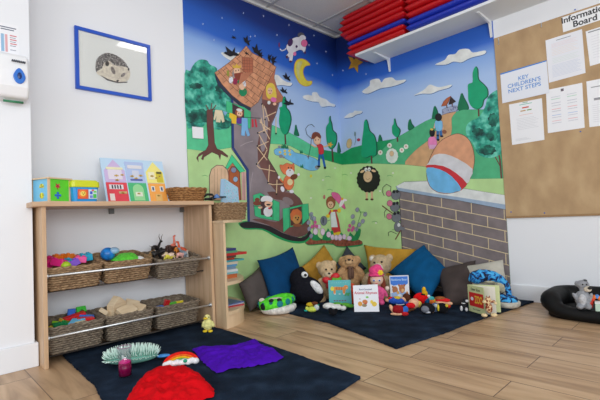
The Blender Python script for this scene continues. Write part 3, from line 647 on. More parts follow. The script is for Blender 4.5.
t.fill([(396.4,186),(404,182),(430,181),(460,188),(505,195.2),(505.4,204.6),(460,197.4),(430,193),(398,187.6)], (222, 226, 226)); t.done()
# plain painted egg sitting on the wall
t = Motif('painted_egg', 14)
eg = [(459,134),(468,139),(473,150),(474,163),(470,178),(462,189),(450,193),(438,192),(430,186),(427,176),(428,165),(433,152),(440,142),(450,136)]
t.fill(eg, (218, 158, 122), smooth=4, outline=(110, 66, 50), ow=.5)
t.fill([(428.4,163),(434,155),(445,154),(458,159),(472.6,169),(470.4,177.6),(466.5,184),(456,174),(443,166.5),(427.6,165.6)], (214, 214, 220), smooth=2)
t.fill([(427.6,164.8),(443,166),(456,173),(467,183.6),(462.5,188.6),(460,190),(452,178),(440,170.5),(427.2,168.6)], (206, 48, 60), smooth=2)
t.fill([(427.2,167.4),(440,169.4),(452,176.6),(461.4,188.8),(456,191.6),(450,193),(438,192),(430,186),(427,176)], (112, 186, 236), smooth=2); t.done()
# mice climbing the wall's edge
t = Motif('painted_mice', 14); K = (370, 180, 6.667); GR = (118, 122, 132)
for l in [[(135,85),(140,45),(110,28),(85,50),(85,85),(95,105)],[(110,195),(95,215),(100,250)],[(180,360),(140,342),(122,350),(124,372)]]: t.line(cr(*K, l), .5, (40, 40, 50))
t.line(cr(*K, [(82,172),(150,222)]), 1, (120, 78, 56)); t.line(cr(*K, [(170,395),(222,305)]), 1.1, (120, 78, 56))
for x, y in [(172,100),(165,180),(175,250)]:
    t.fill(oval(*cp(K,x,y), 4.6, 4.8), GR, outline=(50, 50, 60), ow=.25)
for x, y in [(125,90),(132,155),(128,243)]: t.fill(oval(*cp(K,x,y), 2.6, 2.9), (214, 120, 150), outline=(70, 60, 70), ow=.3)
for x, y in [(160,82),(182,80),(160,162),(182,158),(165,228),(188,222)]: t.fill(oval(*cp(K,x,y-4), 1.5, 1.7), (34, 36, 44))
t.fill(oval(*cp(K,185,312), 3.6, 5), GR, outline=(50, 50, 60), ow=.25); t.fill(oval(*cp(K,192,300), 1.5, 2), (214, 216, 220)); t.fill(oval(*cp(K,212,322), 3.4, 1.8, .3), GR); t.done()
#__PART2__

DULL = pm((84, 76, 70), .6)

# ============================================================ helpers for standing / lying things
def basis_at(px, py, z=0.0, base=None):
    """Empty frame at a floor contact; local x runs across the view, y away from the viewer, z up"""
    b = V(base) if base is not None else FL(px, py, z)
    f = V((b.x-CAM.x, b.y-CAM.y, 0)).normalized(); r = f.cross(V((0, 0, 1)))
    return b, r, f
class Fig:
    def __init__(s, name, label, cat, px, py, z=0.0, group=None, base=None):
        s.b, s.r, s.f = basis_at(px, py, z, base)
        s.rz = math.atan2(s.r.y, s.r.x)
        s.o = thing(name, label, cat, s.b, s.rz, group)
        s.sc = (s.b-CAM).dot(CF)/FPX       # metres for one pixel at this distance
    def p(s, x, y, d=0.0):
        """where pixel (x,y) meets the upright plane through the base, in local metres; d = metres further back"""
        dr = ray(x, y); t = (s.b-CAM).dot(s.f)/dr.dot(s.f); q = CAM+dr*t-s.b
        return V((q.dot(s.r), d, q.z))
    def e(s, mb, x, y, rx, ry, rd=None, d=0.0, mat=None, rot=0, seg=16, ring=10):
        c = s.p(x, y, d); a, b = rx*s.sc, ry*s.sc
        M = Matrix.Rotation(rot, 3, 'Y') if rot else None
        mb.ell(c, (a, rd if rd is not None else min(a, b), b), mat, seg, ring, M)
def pillow(name, label, c, thick, mat, group=None, ripple=0, n=26):
    """c = four world corners around the cushion; soft pillow between them"""
    c = [V(p) for p in c]; cc_ = sum(c, V((0, 0, 0)))/4; c = [cc_+(p-cc_)*1.04 for p in c]; nr = ((c[1]-c[0]).cross(c[3]-c[0])).normalized()
    if nr.dot(CAM-c[0]) < 0: nr = -nr
    cen = sum(c, V((0, 0, 0)))/4
    mb = MB(); vs = []; fs = []; rnd = random.uniform(0, 99)
    for side in (1, -1):
        for i in range(n+1):
            for j in range(n+1):
                u, v = i/n, j/n
                a, b = 2*u-1, 2*v-1
                # edges bow inwards a little between the pointed corners
                k = 1-.10*(1-b*b)*abs(a)**2*1; l = 1-.10*(1-a*a)*abs(b)**2
                uu, vv = .5+a*k/2, .5+b*l/2
                P = c[0]*(1-uu)*(1-vv)+c[1]*uu*(1-vv)+c[2]*uu*vv+c[3]*(1-uu)*vv
                h = max(0, (1-a**2))*max(0, (1-b**2)); h = h**.42*thick/2
                w = noise.noise(P*9+V((rnd, 0, 0)))*.10*thick*(h/(thick/2))
                if ripple: w += math.sin(vv*30+3*noise.noise(P*4))*ripple*(h/(thick/2))
                vs.append(P+nr*(side*(h+w) if side > 0 else -(h*.8)))
    N = (n+1)*(n+1)
    for s_ in range(2):
        for i in range(n):
            for j in range(n):
                q = [s_*N+i*(n+1)+j, s_*N+(i+1)*(n+1)+j, s_*N+(i+1)*(n+1)+j+1, s_*N+i*(n+1)+j+1]
                fs.append(q if s_ == 0 else q[::-1])
    lowest = min(p.z for p in vs)
    if lowest < .002:
        for p in vs: p.z = max(p.z, .003+.0*(p.z))
    mb.add(vs, fs, mat, True)
    o = single(mb, name, label, 'cushion', off=(cen.x, cen.y, min(p.z for p in vs)), group=group)
    # weld the seam
    bm = bmesh.new(); bm.from_mesh(o.data); bmesh.ops.remove_doubles(bm, verts=bm.verts, dist=.0015); bmesh.ops.recalc_face_normals(bm, faces=bm.faces); bm.to_mesh(o.data); bm.free()
    return o

# ============================================================ STORAGE SHELF (left)
XL0, XL1 = -2.852, -1.852; ZT = .845
sh = thing('storage_shelf', 'oak shelf unit holding two rows of wicker baskets below the hedgehog picture', 'shelf', (-2.352, -.2, 0))
def P(mbx, name, par=None, origin=None, **k):
    par = par or sh
    return mbx.build(name, par, **k)
def local(par, mbx): 
    mbx.v = [p-par.location for p in mbx.v]; return mbx
mb = MB(); mb.box((XL0-.045, -.395, ZT-.025), (XL1+.008, -.02, ZT), WOODH); local(sh, mb).build('shelf_top', sh, bevel=.002)
for x in (XL0, XL1-.02):
    mb = MB(); mb.box((x, -.374, 0), (x+.02, -.02, ZT-.025), WOOD); local(sh, mb).build('side_panel', sh, bevel=.0015)
for z in (.462, .148):
    mb = MB(); mb.tube([(XL0+.02, -.356, z), (XL1-.02, -.356, z)], .0065, CHROME, 12)
    for x in (XL0+.024, XL1-.024): mb.tube([(x-.004, -.356, z), (x+.004, -.356, z)], .013, CHROME, 16)
    local(sh, mb).build('front_rail', sh)
    up_ = z > .3; mb = MB(); mb.tube([(XL0+.02, -.11, z-(.068 if up_ else .109)), (XL1-.02, -.11, z-(.068 if up_ else .109))], .005, DULL, 8); mb.tube([(XL0+.02, -.27, z-(.091 if up_ else .115)), (XL1-.02, -.27, z-(.091 if up_ else .115))], .005, DULL, 8)
    local(sh, mb).build('support_rail', sh)
for x, y in ((-2.40, -.03), (-1.90, -.03)):
    mb = MB(); mb.box((x, -.035, ZT-.06), (x+.03, -.02, ZT-.025), pm((120, 126, 128), .4, metal=.6)); local(sh, mb).build('wall_bracket', sh)

# ---- wicker baskets, woven strand by strand
def wicker_mat(name, c0, c1, c2):
    return ramp_mat(name, [(.3, c0), (.5, c1), (.72, c2)], scale=55, rough=.8, bump=.2, detail=3, bd=.003, stretch=(1, 1, 2.5))
WK_N = wicker_mat('wicker_natural', (112, 86, 60), (150, 120, 88), (182, 152, 116))
WK_G = wicker_mat('wicker_grey', (88, 76, 64), (122, 108, 92), (152, 138, 118))
WK_T = wicker_mat('wicker_tan', (104, 66, 34), (160, 112, 64), (194, 148, 96))
def rrect(w, d, r, n):
    """rounded rectangle outline sampled evenly: list of (x,y,nx,ny)"""
    out = []; sx, sy = w/2-r, d/2-r; seg = [(sx*2, 'b'), (PI*r/2, 0), (sy*2, 'r'), (PI*r/2, 1), (sx*2, 't'), (PI*r/2, 2), (sy*2, 'l'), (PI*r/2, 3)]
    tot = sum(a for a, _ in seg)
    for i in range(n):
        q = tot*i/n
        for a, k in seg:
            if q <= a: break
            q -= a
        if k == 'b': out.append((-sx+q, -d/2, 0, -1))
        elif k == 'r': out.append((w/2, -sy+q, 1, 0))
        elif k == 't': out.append((sx-q, d/2, 0, 1))
        elif k == 'l': out.append((-w/2, sy-q, -1, 0))
        else:
            cx, cy = [(sx, -sy), (sx, sy), (-sx, sy), (-sx, -sy)][k]; a = -PI/2+k*PI/2+q/r
            out.append((cx+r*math.cos(a), cy+r*math.sin(a), math.cos(a), math.sin(a)))
    return out
def basket_meshes(w, d, h, taper, mat, rows=11, r=.03, floor_z=.3):
    n = 2*int((w+d)/.016); mb = MB(); rim = MB()
    for k in range(rows):
        z = h*(k+.5)/rows; f = taper+(1-taper)*(k+.5)/rows
        pts = [(x*f+nx*.0035*(1 if (i+k) % 2 else -1), y*f+ny*.0035*(1 if (i+k) % 2 else -1), z+.001*math.sin(i*1.7+k)) for i, (x, y, nx, ny) in enumerate(rrect(w, d, r, n))]
        mb.tube(pts, h/rows*.56, mat, 5, closed=True)
    # inner lining wall and bottom keep daylight out
    o = rrect(w, d, r, 40); vs = [(x*taper*.97, y*taper*.97, .004) for x, y, _, _ in o]+[(x*.97, y*.97, h*.97) for x, y, _, _ in o]+[(x*.93*(taper+(1-taper)*floor_z), y*.93*(taper+(1-taper)*floor_z), h*floor_z) for x, y, _, _ in o]+[(x*.945, y*.945, h*.97) for x, y, _, _ in o]
    N = 40; fs = [list(range(N))[::-1]]+[(i, (i+1) % N, N+(i+1) % N, N+i) for i in range(N)]+[(N+i, N+(i+1) % N, 3*N+(i+1) % N, 3*N+i) for i in range(N)]+[(3*N+i, 3*N+(i+1) % N, 2*N+(i+1) % N, 2*N+i) for i in range(N)]+[list(range(2*N, 3*N))]
    mb.add(vs, fs, mat)
    R = rrect(w*1.01, d*1.01, r*1.05, n)
    for ph in (0, PI):
        pts = [(x+nx*.004*math.cos(i*.9+ph), y+ny*.004*math.cos(i*.9+ph), h+.004+.004*math.sin(i*.9+ph)) for i, (x, y, nx, ny) in enumerate(R)]
        rim.tube(pts, .0062, mat, 6, closed=True)
    return mb, rim
def basket(label, loc, w, d, h, taper, mat, group=None, rz=0, floor_z=.45, proto=None, rows=11, name='wicker_basket', tilt=0):
    t = thing(name, label, 'basket', loc, rz, group); t.rotation_euler.x = tilt
    if proto:
        for ch in proto.children:
            c = ch.copy(); COL.objects.link(c); c.parent = t
        return t
    b, r = basket_meshes(w, d, h, taper, mat, rows=rows, floor_z=floor_z)
    b.build('basket_body', t); r.build('rim', t); return t
BG = 'wicker drawer baskets in the oak shelf unit'
BY = -.19; BW, BD, BH = .272, .28, .13; FZ = .66
bU = []
proto = {}
spec = [
 (-2.688, .395, WK_N, .280, 'wicker basket of chunky building bricks, upper row left'),
 (-2.398, .395, WK_N, .276, 'wicker basket with netted balls, middle of the upper row'),
 (-2.075, .375, WK_G, .295, 'greyish wicker basket heaped with toy animals, right end of upper row'),
 (-2.684, .052, WK_G, .285, 'grey wicker basket of flat coloured blocks, lower row left'),
 (-2.392, .052, WK_G, .275, 'grey wicker basket of plain wooden house blocks, lower row middle'),
 (-2.085, .052, WK_G, .295, 'grey wicker basket with few coloured blocks, right end of lower row')]
for x, z, mt, w_, lb in spec:
    up_ = z > .3; k = (mt.name, w_, up_)
    b = basket(lb, (x, BY, z), w_, BD, .118 if up_ else .135, .88, mt, BG, proto=proto.get(k), floor_z=FZ, tilt=.15 if up_ else .03, rows=9 if up_ else 11); proto[k] = b; bU.append(b)
def inside(i, u, v, z):      # point inside basket i, u,v in -1..1, z above the basket's inner floor
    b = bU[i].location; w_ = spec[i][3]
    h_ = .118 if b.z > .3 else .135; t_ = .15 if b.z > .3 else .03
    return V((b.x+u*w_*.40, b.y+v*BD*.38, b.z+h_*FZ+.002+v*BD*.38*t_+z))
def RM(rx=0, ry=0, rz=0): return (Matrix.Rotation(rz, 4, 'Z') @ Matrix.Rotation(ry, 4, 'Y') @ Matrix.Rotation(rx, 4, 'X'))

# chunky bricks
def chunky(label, col, loc, rot, nx=2, ny=2, u=.032):
    mt = pm(col, .35)
    t = thing('building_brick', label, 'toy brick', loc, 0, 'chunky bricks in the upper left basket'); M = RM(*rot)
    mb = MB(); mb.box((-nx*u/2, -ny*u/2, 0), (nx*u/2, ny*u/2, u*1.15), mt, M); mb.build('brick_body', t, bevel=.002)
    mb = MB()
    for i in range(nx):
        for j in range(ny):
            c = ((i-(nx-1)/2)*u, (j-(ny-1)/2)*u)
            mb.lathe([(0, u*1.13), (u*.3, u*1.13), (u*.3, u*1.33), (u*.27, u*1.36), (0, u*1.36)], mt, (0, 0, 0), 14, M=M @ Matrix.Translation((c[0], c[1], 0)))
    mb.build('studs', t); return t
PK, TQ, PU2, OG, LM = (226, 36, 130), (36, 176, 214), (132, 84, 206), (240, 128, 34), (176, 210, 40)
chunky('magenta building brick tilted at the left of the brick basket', PK, inside(0, -.8, .1, .030), (.3, -.35, .3), 2, 2)
chunky('long magenta building brick lying in the brick basket', PK, inside(0, -.45, -.3, .022), (.2, .25, .9), 3, 2)
chunky('orange building brick behind the magenta bricks', OG, inside(0, -.3, .6, .034), (.3, .1, .2), 2, 1)
chunky('orange building brick at the back centre of the basket', OG, inside(0, .12, .5, .032), (-.1, .2, .5), 2, 2)
chunky('purple building brick leaning in front of the orange one', PU2, inside(0, .18, -.5, .022), (-.2, -.4, .2), 2, 1)
chunky('pink square building brick right of the purple one', (238, 72, 150), inside(0, .52, -.15, .034), (0, .15, -.2), 2, 2, .029)
chunky('turquoise building brick at the right rim of the basket', TQ, inside(0, .9, .2, .034), (.1, -.1, -.1), 2, 2)
chunky('turquoise building brick beside the magenta ones', TQ, inside(0, -.02, -.1, .02), (.2, .3, .4), 1, 2)
mb = MB(); mb.ell(inside(0, -.28, -.72, .038), (.028, .026, .022), pm(LM, .35)); single(mb, 'toy_ball', 'lime green round toy at the front of the brick basket', 'toy ball')
# netted balls / cloth
mb = MB(); mb.ell(inside(1, -.62, .1, .062), (.042, .042, .040), pm((30, 120, 200), .35, var=.2, vscale=30)); single(mb, 'toy_ball', 'blue ball in the middle upper basket', 'toy ball')
mb = MB(); mb.ell(inside(1, -.35, -.1, .082), (.03, .03, .022), pm((150, 190, 222), .25, var=.1)); single(mb, 'toy_ball', 'pale blue ball topping the middle upper basket', 'toy ball')
def heap(c, rx, ry, h, mat, seed=0, n=34, ridge=.25, amp=.25, outline=None):
    """crumpled cloth heap on a surface; outline(angle) scales the radius"""
    mb = MB(); vs = []; fs = []; R = 16
    for i in range(R+1):
        q = i/R
        for j in range(n*2):
            a = 2*PI*j/(n*2); o = outline(a) if outline else 1
            x = rx*q*math.cos(a)*o; y = ry*q*math.sin(a)*o
            p = V((x*9, y*9, seed))
            w = abs(noise.noise(p*1.6))*2; w2 = noise.noise(p*4)
            z = h*((1-q**2.5)*(.55+amp*w+ridge*w2*.5)+.06*(1 if q > .85 else 0)*abs(w2)) + .004
            if q == 1: z = .003
            vs.append(V(c)+V((x, y, z)))
    for i in range(R):
        for j in range(n*2): fs.append((i*n*2+j, i*n*2+(j+1) % (n*2), (i+1)*n*2+(j+1) % (n*2), (i+1)*n*2+j))
    mb.add(vs, fs, mat, True); return mb
mb = heap(inside(1, .25, -.1, .02), .085, .075, .055, pm((96, 214, 60), .5, bump=.5, bscale=220, var=.12, vscale=60), 3); single(mb, 'net_bag', 'bright green net bag filling the middle upper basket', 'net bag')
mb = heap(inside(1, .95, -.35, .018), .03, .05, .03, pm((226, 230, 232), .6, var=.05), 5); single(mb, 'cloth', 'small white cloth at the right rim of the middle basket', 'cloth')

# toy animals
def animal(label, col, loc, rz, s=.05, tip=0.0, neck=.6, horn=None, group='toy animals in the upper right basket'):
    t = thing('toy_animal', label, 'toy animal', loc, 0, group); M = RM(0, tip, rz).to_3x3()
    mt = pm(col, .5, var=.15, vscale=60); mb = MB()
    def E(c, r): mb.ell(M @ V(c)*s, V(r)*s, mt, 10, 8)
    def T(a, b, r0, r1): mb.tube([M @ V(a)*s, M @ V(b)*s], [r0*s, r1*s], mt, 8)
    mb.ell(M @ V((0, 0, .75))*s, V((.62, .28, .32))*s, mt, 12, 8, M)
    for x in (-.4, .4):
        for y in (-.16, .16): T((x, y, .7), (x*1.1, y, 0), .12, .07)
    T((.45, 0, .85), (.75, 0, .9+neck), .2, .13); mb.ell(M @ V((.88, 0, .95+neck))*s, V((.26, .13, .15))*s, mt, 10, 8, M)
    T((-.6, 0, .85), (-.95, 0, .45), .05, .03)
    for y in (-.08, .08): T((.72, y, 1.02+neck), (.66, y*2.2, 1.22+neck), .05, .02)
    mb.build('animal_body', t, remesh=s*.07, smoothit=2)
    if horn:
        hm = MB()
        for y in (-.07, .07): hm.tube([M @ V(q)*s for q in ((.75, y, 1.08+neck), (.6, y*3, 1.5+neck), (.75, y*4, 1.85+neck))], [.05*s, .04*s, .01*s], pm(horn, .5), 6)
        hm.build('horn', t)
    return t
AN = [('black toy antelope with upright horns at the back left', (34, 30, 32), (-.55, .75, .052), .4, .055, .2, .7, (50, 42, 38)),
 ('tan toy animal lying behind the black ones', (176, 140, 92), (-.62, .45, .042), 2.4, .045, .9, .4, None),
 ('black toy bull standing left of centre', (28, 26, 28), (-.72, .0, .036), .2, .05, -.2, .2, None),
 ('black toy buffalo tipped sideways in the animal heap', (36, 32, 34), (-.25, .25, .04), 3.0, .052, .5, .3, (70, 60, 52)),
 ('dark brown toy mammoth humped at the centre back', (72, 42, 34), (.15, .45, .046), .3, .06, .3, .1, None),
 ('dark brown toy gorilla in front of the mammoth', (56, 36, 32), (.08, .1, .034), 2.0, .05, -.6, .1, None),
 ('orange toy tiger crouching at the right', (214, 128, 42), (.5, .15, .04), .6, .055, .4, .3, None),
 ('red orange toy dinosaur at the right rim', (208, 84, 48), (.82, .25, .038), 2.8, .052, -.3, .6, None),
 ('pink toy pig near the front rim', (226, 168, 158), (.3, -.62, .03), .1, .045, .2, .1, None),
 ('pale pink toy sheep lying at the front', (232, 198, 176), (-.1, -.5, .03), 2.9, .046, .3, .1, None),
 ('yellow toy giraffe lying at the front left', (222, 208, 70), (-.5, -.68, .026), .3, .045, .6, .5, None),
 ('cream toy cow lying across the left of the basket', (222, 202, 166), (-.35, -.3, .032), .9, .048, .4, .1, None),
 ('grey toy elephant at the right front', (126, 138, 150), (.62, -.4, .032), 1.9, .05, -.2, .2, None),
 ('white toy goat at the far right rim', (226, 222, 216), (.88, -.35, .03), .9, .042, .3, .3, None),
 ('coral toy flamingo curled high at the back right', (222, 122, 104), (.62, .7, .06), .2, .05, -.4, .9, None)]
for lb, c_, (u, v, z), rz, s_, tip, nk, hn in AN: animal(lb, c_, inside(2, u, v, z-.012), rz, s_, tip, nk, hn)

# coloured flat blocks (lower left)
def block(label, col, loc, dims, rot, group, name='toy_block', shape='box'):
    mt = pm(col, .4) if isinstance(col, tuple) else col; M = RM(*rot); mb = MB(); w_, d_, h_ = dims
    if shape == 'box':
        ch = min(w_, d_)*.08; mb.prism([M @ V(q) for q in ((-w_/2+ch, -d_/2, 0), (w_/2-ch, -d_/2, 0), (w_/2, -d_/2+ch, 0), (w_/2, d_/2-ch, 0), (w_/2-ch, d_/2, 0), (-w_/2+ch, d_/2, 0), (-w_/2, d_/2-ch, 0), (-w_/2, -d_/2+ch, 0))], M.to_3x3() @ V((0, 0, h_)), mt)
    elif shape == 'arch':
        o = [(-w_/2, 0), (w_/2, 0), (w_/2, d_)]+[(w_/2*math.cos(a), d_+0*a) for a in ()]+[(-w_/2, d_)]
        inn = [(w_*.28*math.cos(PI*k/8), w_*.28*math.sin(PI*k/8)) for k in range(9)]
        pts = [(-w_/2, 0)]+[(-x, y) for x, y in inn]+[(w_/2, 0), (w_/2, d_), (-w_/2, d_)]
        mb.prism([M @ V((x, y, 0)) for x, y in pts], M.to_3x3() @ V((0, 0, h_)), mt)
    elif shape == 'house':
        pts = [(-w_/2, 0), (w_/2, 0), (w_/2, d_*.62), (0, d_), (-w_/2, d_*.62)]
        mb.prism([M @ V((x, -h_/2, y)) for x, y in pts], M.to_3x3() @ V((0, h_, 0)), mt)
    elif shape == 'tri':
        mb.prism([M @ V(q) for q in ((-w_/2, -d_/2, 0), (w_/2, -d_/2, 0), (0, d_/2, 0))], M.to_3x3() @ V((0, 0, h_)), mt)
    mb.v = [p+V(loc) for p in mb.v]
    return single(mb, name, label, 'toy block', group=group, off=loc, bevel=.0012)
G3 = 'flat coloured blocks in the lower left basket'
CB = [('yellow block leaning out at the left rim', (236, 214, 40), (-.75, -.2, .024), (.075, .03, .012), (.2, -.2, .5), 'box'),
 ('lime block beside the yellow one', (140, 200, 40), (-.55, .1, .034), (.05, .03, .014), (.2, .3, .9), 'box'),
 ('dark green arch block lying at the front left', (20, 140, 80), (-.5, -.5, .026), (.06, .035, .014), (.3, 0, .1), 'arch'),
 ('blue block tucked under the yellow one', (40, 100, 200), (-.8, -.7, .018), (.05, .02, .014), (.1, 0, .2), 'box'),
 ('green block in the middle of the block heap', (40, 180, 60), (-.18, -.1, .03), (.04, .035, .014), (.4, .2, .7), 'box'),
 ('light blue triangle block lying on top', (110, 190, 232), (.12, -.35, .038), (.085, .04, .014), (.25, -.1, .2), 'tri'),
 ('long red block across the heap', (232, 40, 50), (.28, .25, .048), (.10, .03, .016), (.2, -.15, .15), 'box'),
 ('red block behind the green one', (222, 34, 44), (-.02, .4, .04), (.05, .03, .014), (.3, .1, -.3), 'tri'),
 ('blue block standing up at the back', (60, 120, 226), (.22, .68, .058), (.035, .012, .03), (.1, .1, .1), 'box'),
 ('green arch block at the back right', (60, 190, 60), (.68, .6, .062), (.045, .03, .014), (1.1, 0, .1), 'arch'),
 ('flat blue block at the right rim', (40, 110, 210), (.8, .2, .042), (.07, .035, .012), (.05, .25, -.2), 'box'),
 ('red block at the front right', (230, 40, 46), (.62, -.25, .036), (.08, .035, .014), (.1, .15, .0), 'box'),
 ('cream block at the front centre', (226, 210, 160), (.3, -.7, .028), (.045, .03, .014), (.1, 0, .2), 'box'),
 ('small red block at the front centre', (220, 40, 50), (.02, -.72, .024), (.04, .025, .014), (.1, .1, .3), 'box'),
 ('orange yellow block behind the green one', (240, 190, 60), (-.25, .35, .036), (.03, .03, .014), (.2, .4, .3), 'box')]
for lb, c_, (u, v, z), d_, r_, shp in CB: block(lb, c_, inside(3, u, v, z-.002), [q*1.15 for q in d_], r_, G3, shape=shp)
PLY = ramp_mat('plain_wood_block', [(.3, (218, 192, 156)), (.7, (238, 218, 186))], scale=10, stretch=(1, 1, 6), rough=.5)
G4 = 'plain wooden blocks in the lower middle basket'
for lb, (u, v, z), d_, r_, shp in [
 ('tall plain wooden house block standing left of centre', (-.32, .05, .018), (.085, .095, .04), (.15, -.1, .45), 'house'),
 ('pale wooden block lying at the far left', (-.85, .1, .024), (.085, .05, .02), (.5, .5, .7), 'box'),
 ('wooden block tilted at the front centre', (.0, -.55, .034), (.088, .06, .022), (.55, -.15, .3), 'box'),
 ('wooden block leaning at the right of the house blocks', (.52, .15, .040), (.07, .06, .03), (.6, .3, -.5), 'box'),
 ('wooden block lying flat at the right rim', (.72, -.25, .030), (.075, .055, .022), (.45, .25, -.9), 'box')]:
    block(lb, PLY, inside(4, u, v, z+.006), [q*1.22 for q in d_], r_, G4, name='wooden_block', shape=shp)
G5 = 'few coloured blocks in the lower right basket'
for lb, c_, (u, v, z), d_, r_, shp in [
 ('red triangle block in the lower right basket', (226, 36, 44), (-.42, -.3, .03), (.05, .03, .04), (.3, .1, .5), 'tri'),
 ('blue block lying left of the red triangle block', (40, 110, 206), (-.78, -.5, .024), (.05, .035, .014), (.2, 0, .2), 'box'),
 ('green block strip lying behind the red one', (90, 190, 60), (.1, -.2, .030), (.07, .02, .012), (.1, 0, .1), 'box'),
 ('yellow block strip right of the green one', (232, 210, 50), (.5, -.2, .030), (.05, .02, .012), (.1, 0, -.1), 'box')]:
    block(lb, c_, inside(5, u, v, z), d_, r_, G5, shape=shp)

# ============================================================ ON TOP OF THE SHELF
# shape sorting house
def on_top(px, Y): p = WY(px, 200, Y); return V((p.x, Y, ZT))
a = on_top(48.8, -.36); scl = (a-CAM).dot(CF)/FPX
s_ = thing('shape_sorter', 'wooden shape sorting box with blue and green sides beside the toy tub', 'shape sorter', a, math.radians(24))
# local: x to the right-back, y to the left-back; corner posts and coloured panels
sw, sh_ = .128, .122
for cx, cy in ((.005, .005), (sw-.005, .005), (.005, sw-.005), (sw-.005, sw-.005)):
    mb = MB(); mb.box((cx-.005, cy-.005, .006), (cx+.005, cy+.005, sh_), BIRCH); mb.build('corner_post', s_)
mb = MB(); mb.box((-.008, -.008, sh_), (sw+.008, sw+.008, sh_+.008), BIRCHH); mb.build('lid', s_, bevel=.001)
mb = MB(); mb.box((0, 0, 0), (sw, sw, .006), BIRCHH); mb.build('base', s_)
def panel(col, M, holes, nm):
    mb = MB(); mb.box((.008, .001, .006), (sw-.008, .006, sh_), pm(col, .4), M); pn = mb.build(nm, s_)
    for hx, hz, kind, c2 in holes:
        hm = MB()
        if kind == 'arch': pts = [(hx-.017, hz-.008), (hx+.017, hz-.008)]+[(hx+.017*math.cos(PI*k/8), hz-.004+.018*math.sin(PI*k/8)) for k in range(9)]
        elif kind == 'round': pts = [(hx+.016*math.cos(2*PI*k/16), hz+.016*math.sin(2*PI*k/16)) for k in range(16)]
        elif kind == 'star': pts = [(hx+(.019 if k % 2 else .008)*math.cos(PI/10+PI*k/5), hz+(.019 if k % 2 else .008)*math.sin(PI/10+PI*k/5)) for k in range(10)]
        else: pts = [(hx-.006, hz-.018), (hx+.006, hz-.018), (hx+.006, hz-.006), (hx+.018, hz-.006), (hx+.018, hz+.006), (hx+.006, hz+.006), (hx+.006, hz+.018), (hx-.006, hz+.018), (hx-.006, hz+.006), (hx-.018, hz+.006), (hx-.018, hz-.006), (hx-.006, hz-.006)]
        hm.prism([M @ V((x, .0005, z)) for x, z in pts], M.to_3x3() @ V((0, -.0012, 0)), pm(c2, .5, var=.5, vscale=90)); hm.build('cut_out', pn)
panel((96, 214, 50), Matrix.Identity(4), [(.052, .085, 'star', (170, 40, 60)), (.052, .036, 'cross', (40, 90, 170))], 'green_panel')
panel((120, 196, 232), Matrix.Rotation(PI/2, 4, 'Z') @ Matrix.Scale(-1, 4, (0, 1, 0)), [(.052, .085, 'arch', (206, 178, 60)), (.052, .036, 'round', (226, 200, 40))], 'blue_panel')
# toy tub
a = on_top(82, -.27); tb = thing('toy_tub', 'blue plastic toy tub with a lime yellow lid and lion sticker', 'tub', a, math.radians(2)); sc_ = (a-CAM).dot(CF)/FPX
w_, d_, h_ = 25.5*sc_, .13, 15*sc_
def rbox(mb, w0, d0, w1, d1, z0, z1, mat, r=.02, M=None):
    o0 = rrect(w0, d0, r, 32); o1 = rrect(w1, d1, r, 32)
    vs = [V((x, y, z0)) for x, y, _, _ in o0]+[V((x, y, z1)) for x, y, _, _ in o1]
    if M: vs = [M @ p for p in vs]
    mb.add(vs, [list(range(32))[::-1], list(range(32, 64))]+[(i, (i+1) % 32, 32+(i+1) % 32, 32+i) for i in range(32)], mat)
mb = MB(); rbox(mb, w_*.9, d_*.9, w_, d_, 0, h_, pm((40, 150, 222), .3)); mb.build('tub_body', tb, bevel=.003)
mb = MB(); rbox(mb, w_*1.08, d_*1.08, w_*1.06, d_*1.06, h_*.97, h_+.030, pm((208, 214, 30), .35)); rbox(mb, w_*.98, d_*.98, w_*.92, d_*.92, h_+.029, h_+.038, pm((208, 214, 30), .35)); mb.build('lid', tb, bevel=.004)
mb = MB(); y0 = -d_*.485
mb.prism([(x, y0-.003, z) for x, z in ((-.042, .018), (.012, .018), (.012, h_-.014), (-.042, h_-.014))], (0, .006, 0), pm((226, 88, 50), .4)); mb.build('sticker_orange', tb)
mb = MB(); mb.prism([(x, y0-.0015, z) for x, z in ((.014, .018), (.058, .018), (.060, h_-.014), (.014, h_-.014))], (0, .004, 0), pm((206, 224, 232), .4)); mb.build('sticker_white', tb)
mb = MB(); 
for cx, cz, r_, c_ in ((-.016, .046, .024, (236, 120, 50)), (-.016, .046, .017, (240, 208, 90))): mb.ell((cx, y0-.004, cz), (r_, .002+(.001 if r_ < .02 else 0), r_), pm(c_, .4), 16, 8)
for cx in (-.022, -.010): mb.ell((cx, y0-.0075, .050), (.0022, .001, .003), BLACK, 8, 6)
mb.ell((-.016, y0-.0075, .043), (.003, .001, .002), BLACK, 8, 6); mb.build('lion_face', tb)
mb = MB()
for x, z, ww, hh, c_ in ((.027, .030, .014, .014, (120, 130, 220)), (.027, .052, .012, .016, (50, 90, 200)), (.046, .034, .016, .022, (70, 190, 70)), (.048, .058, .014, .010, (120, 206, 90)), (.036, .066, .012, .008, (230, 70, 80))): mb.box((x-ww/2, y0-.005, z-hh/2), (x+ww/2, y0-.002, z+hh/2), pm(c_, .5))
mb.build('printed_shapes', tb)

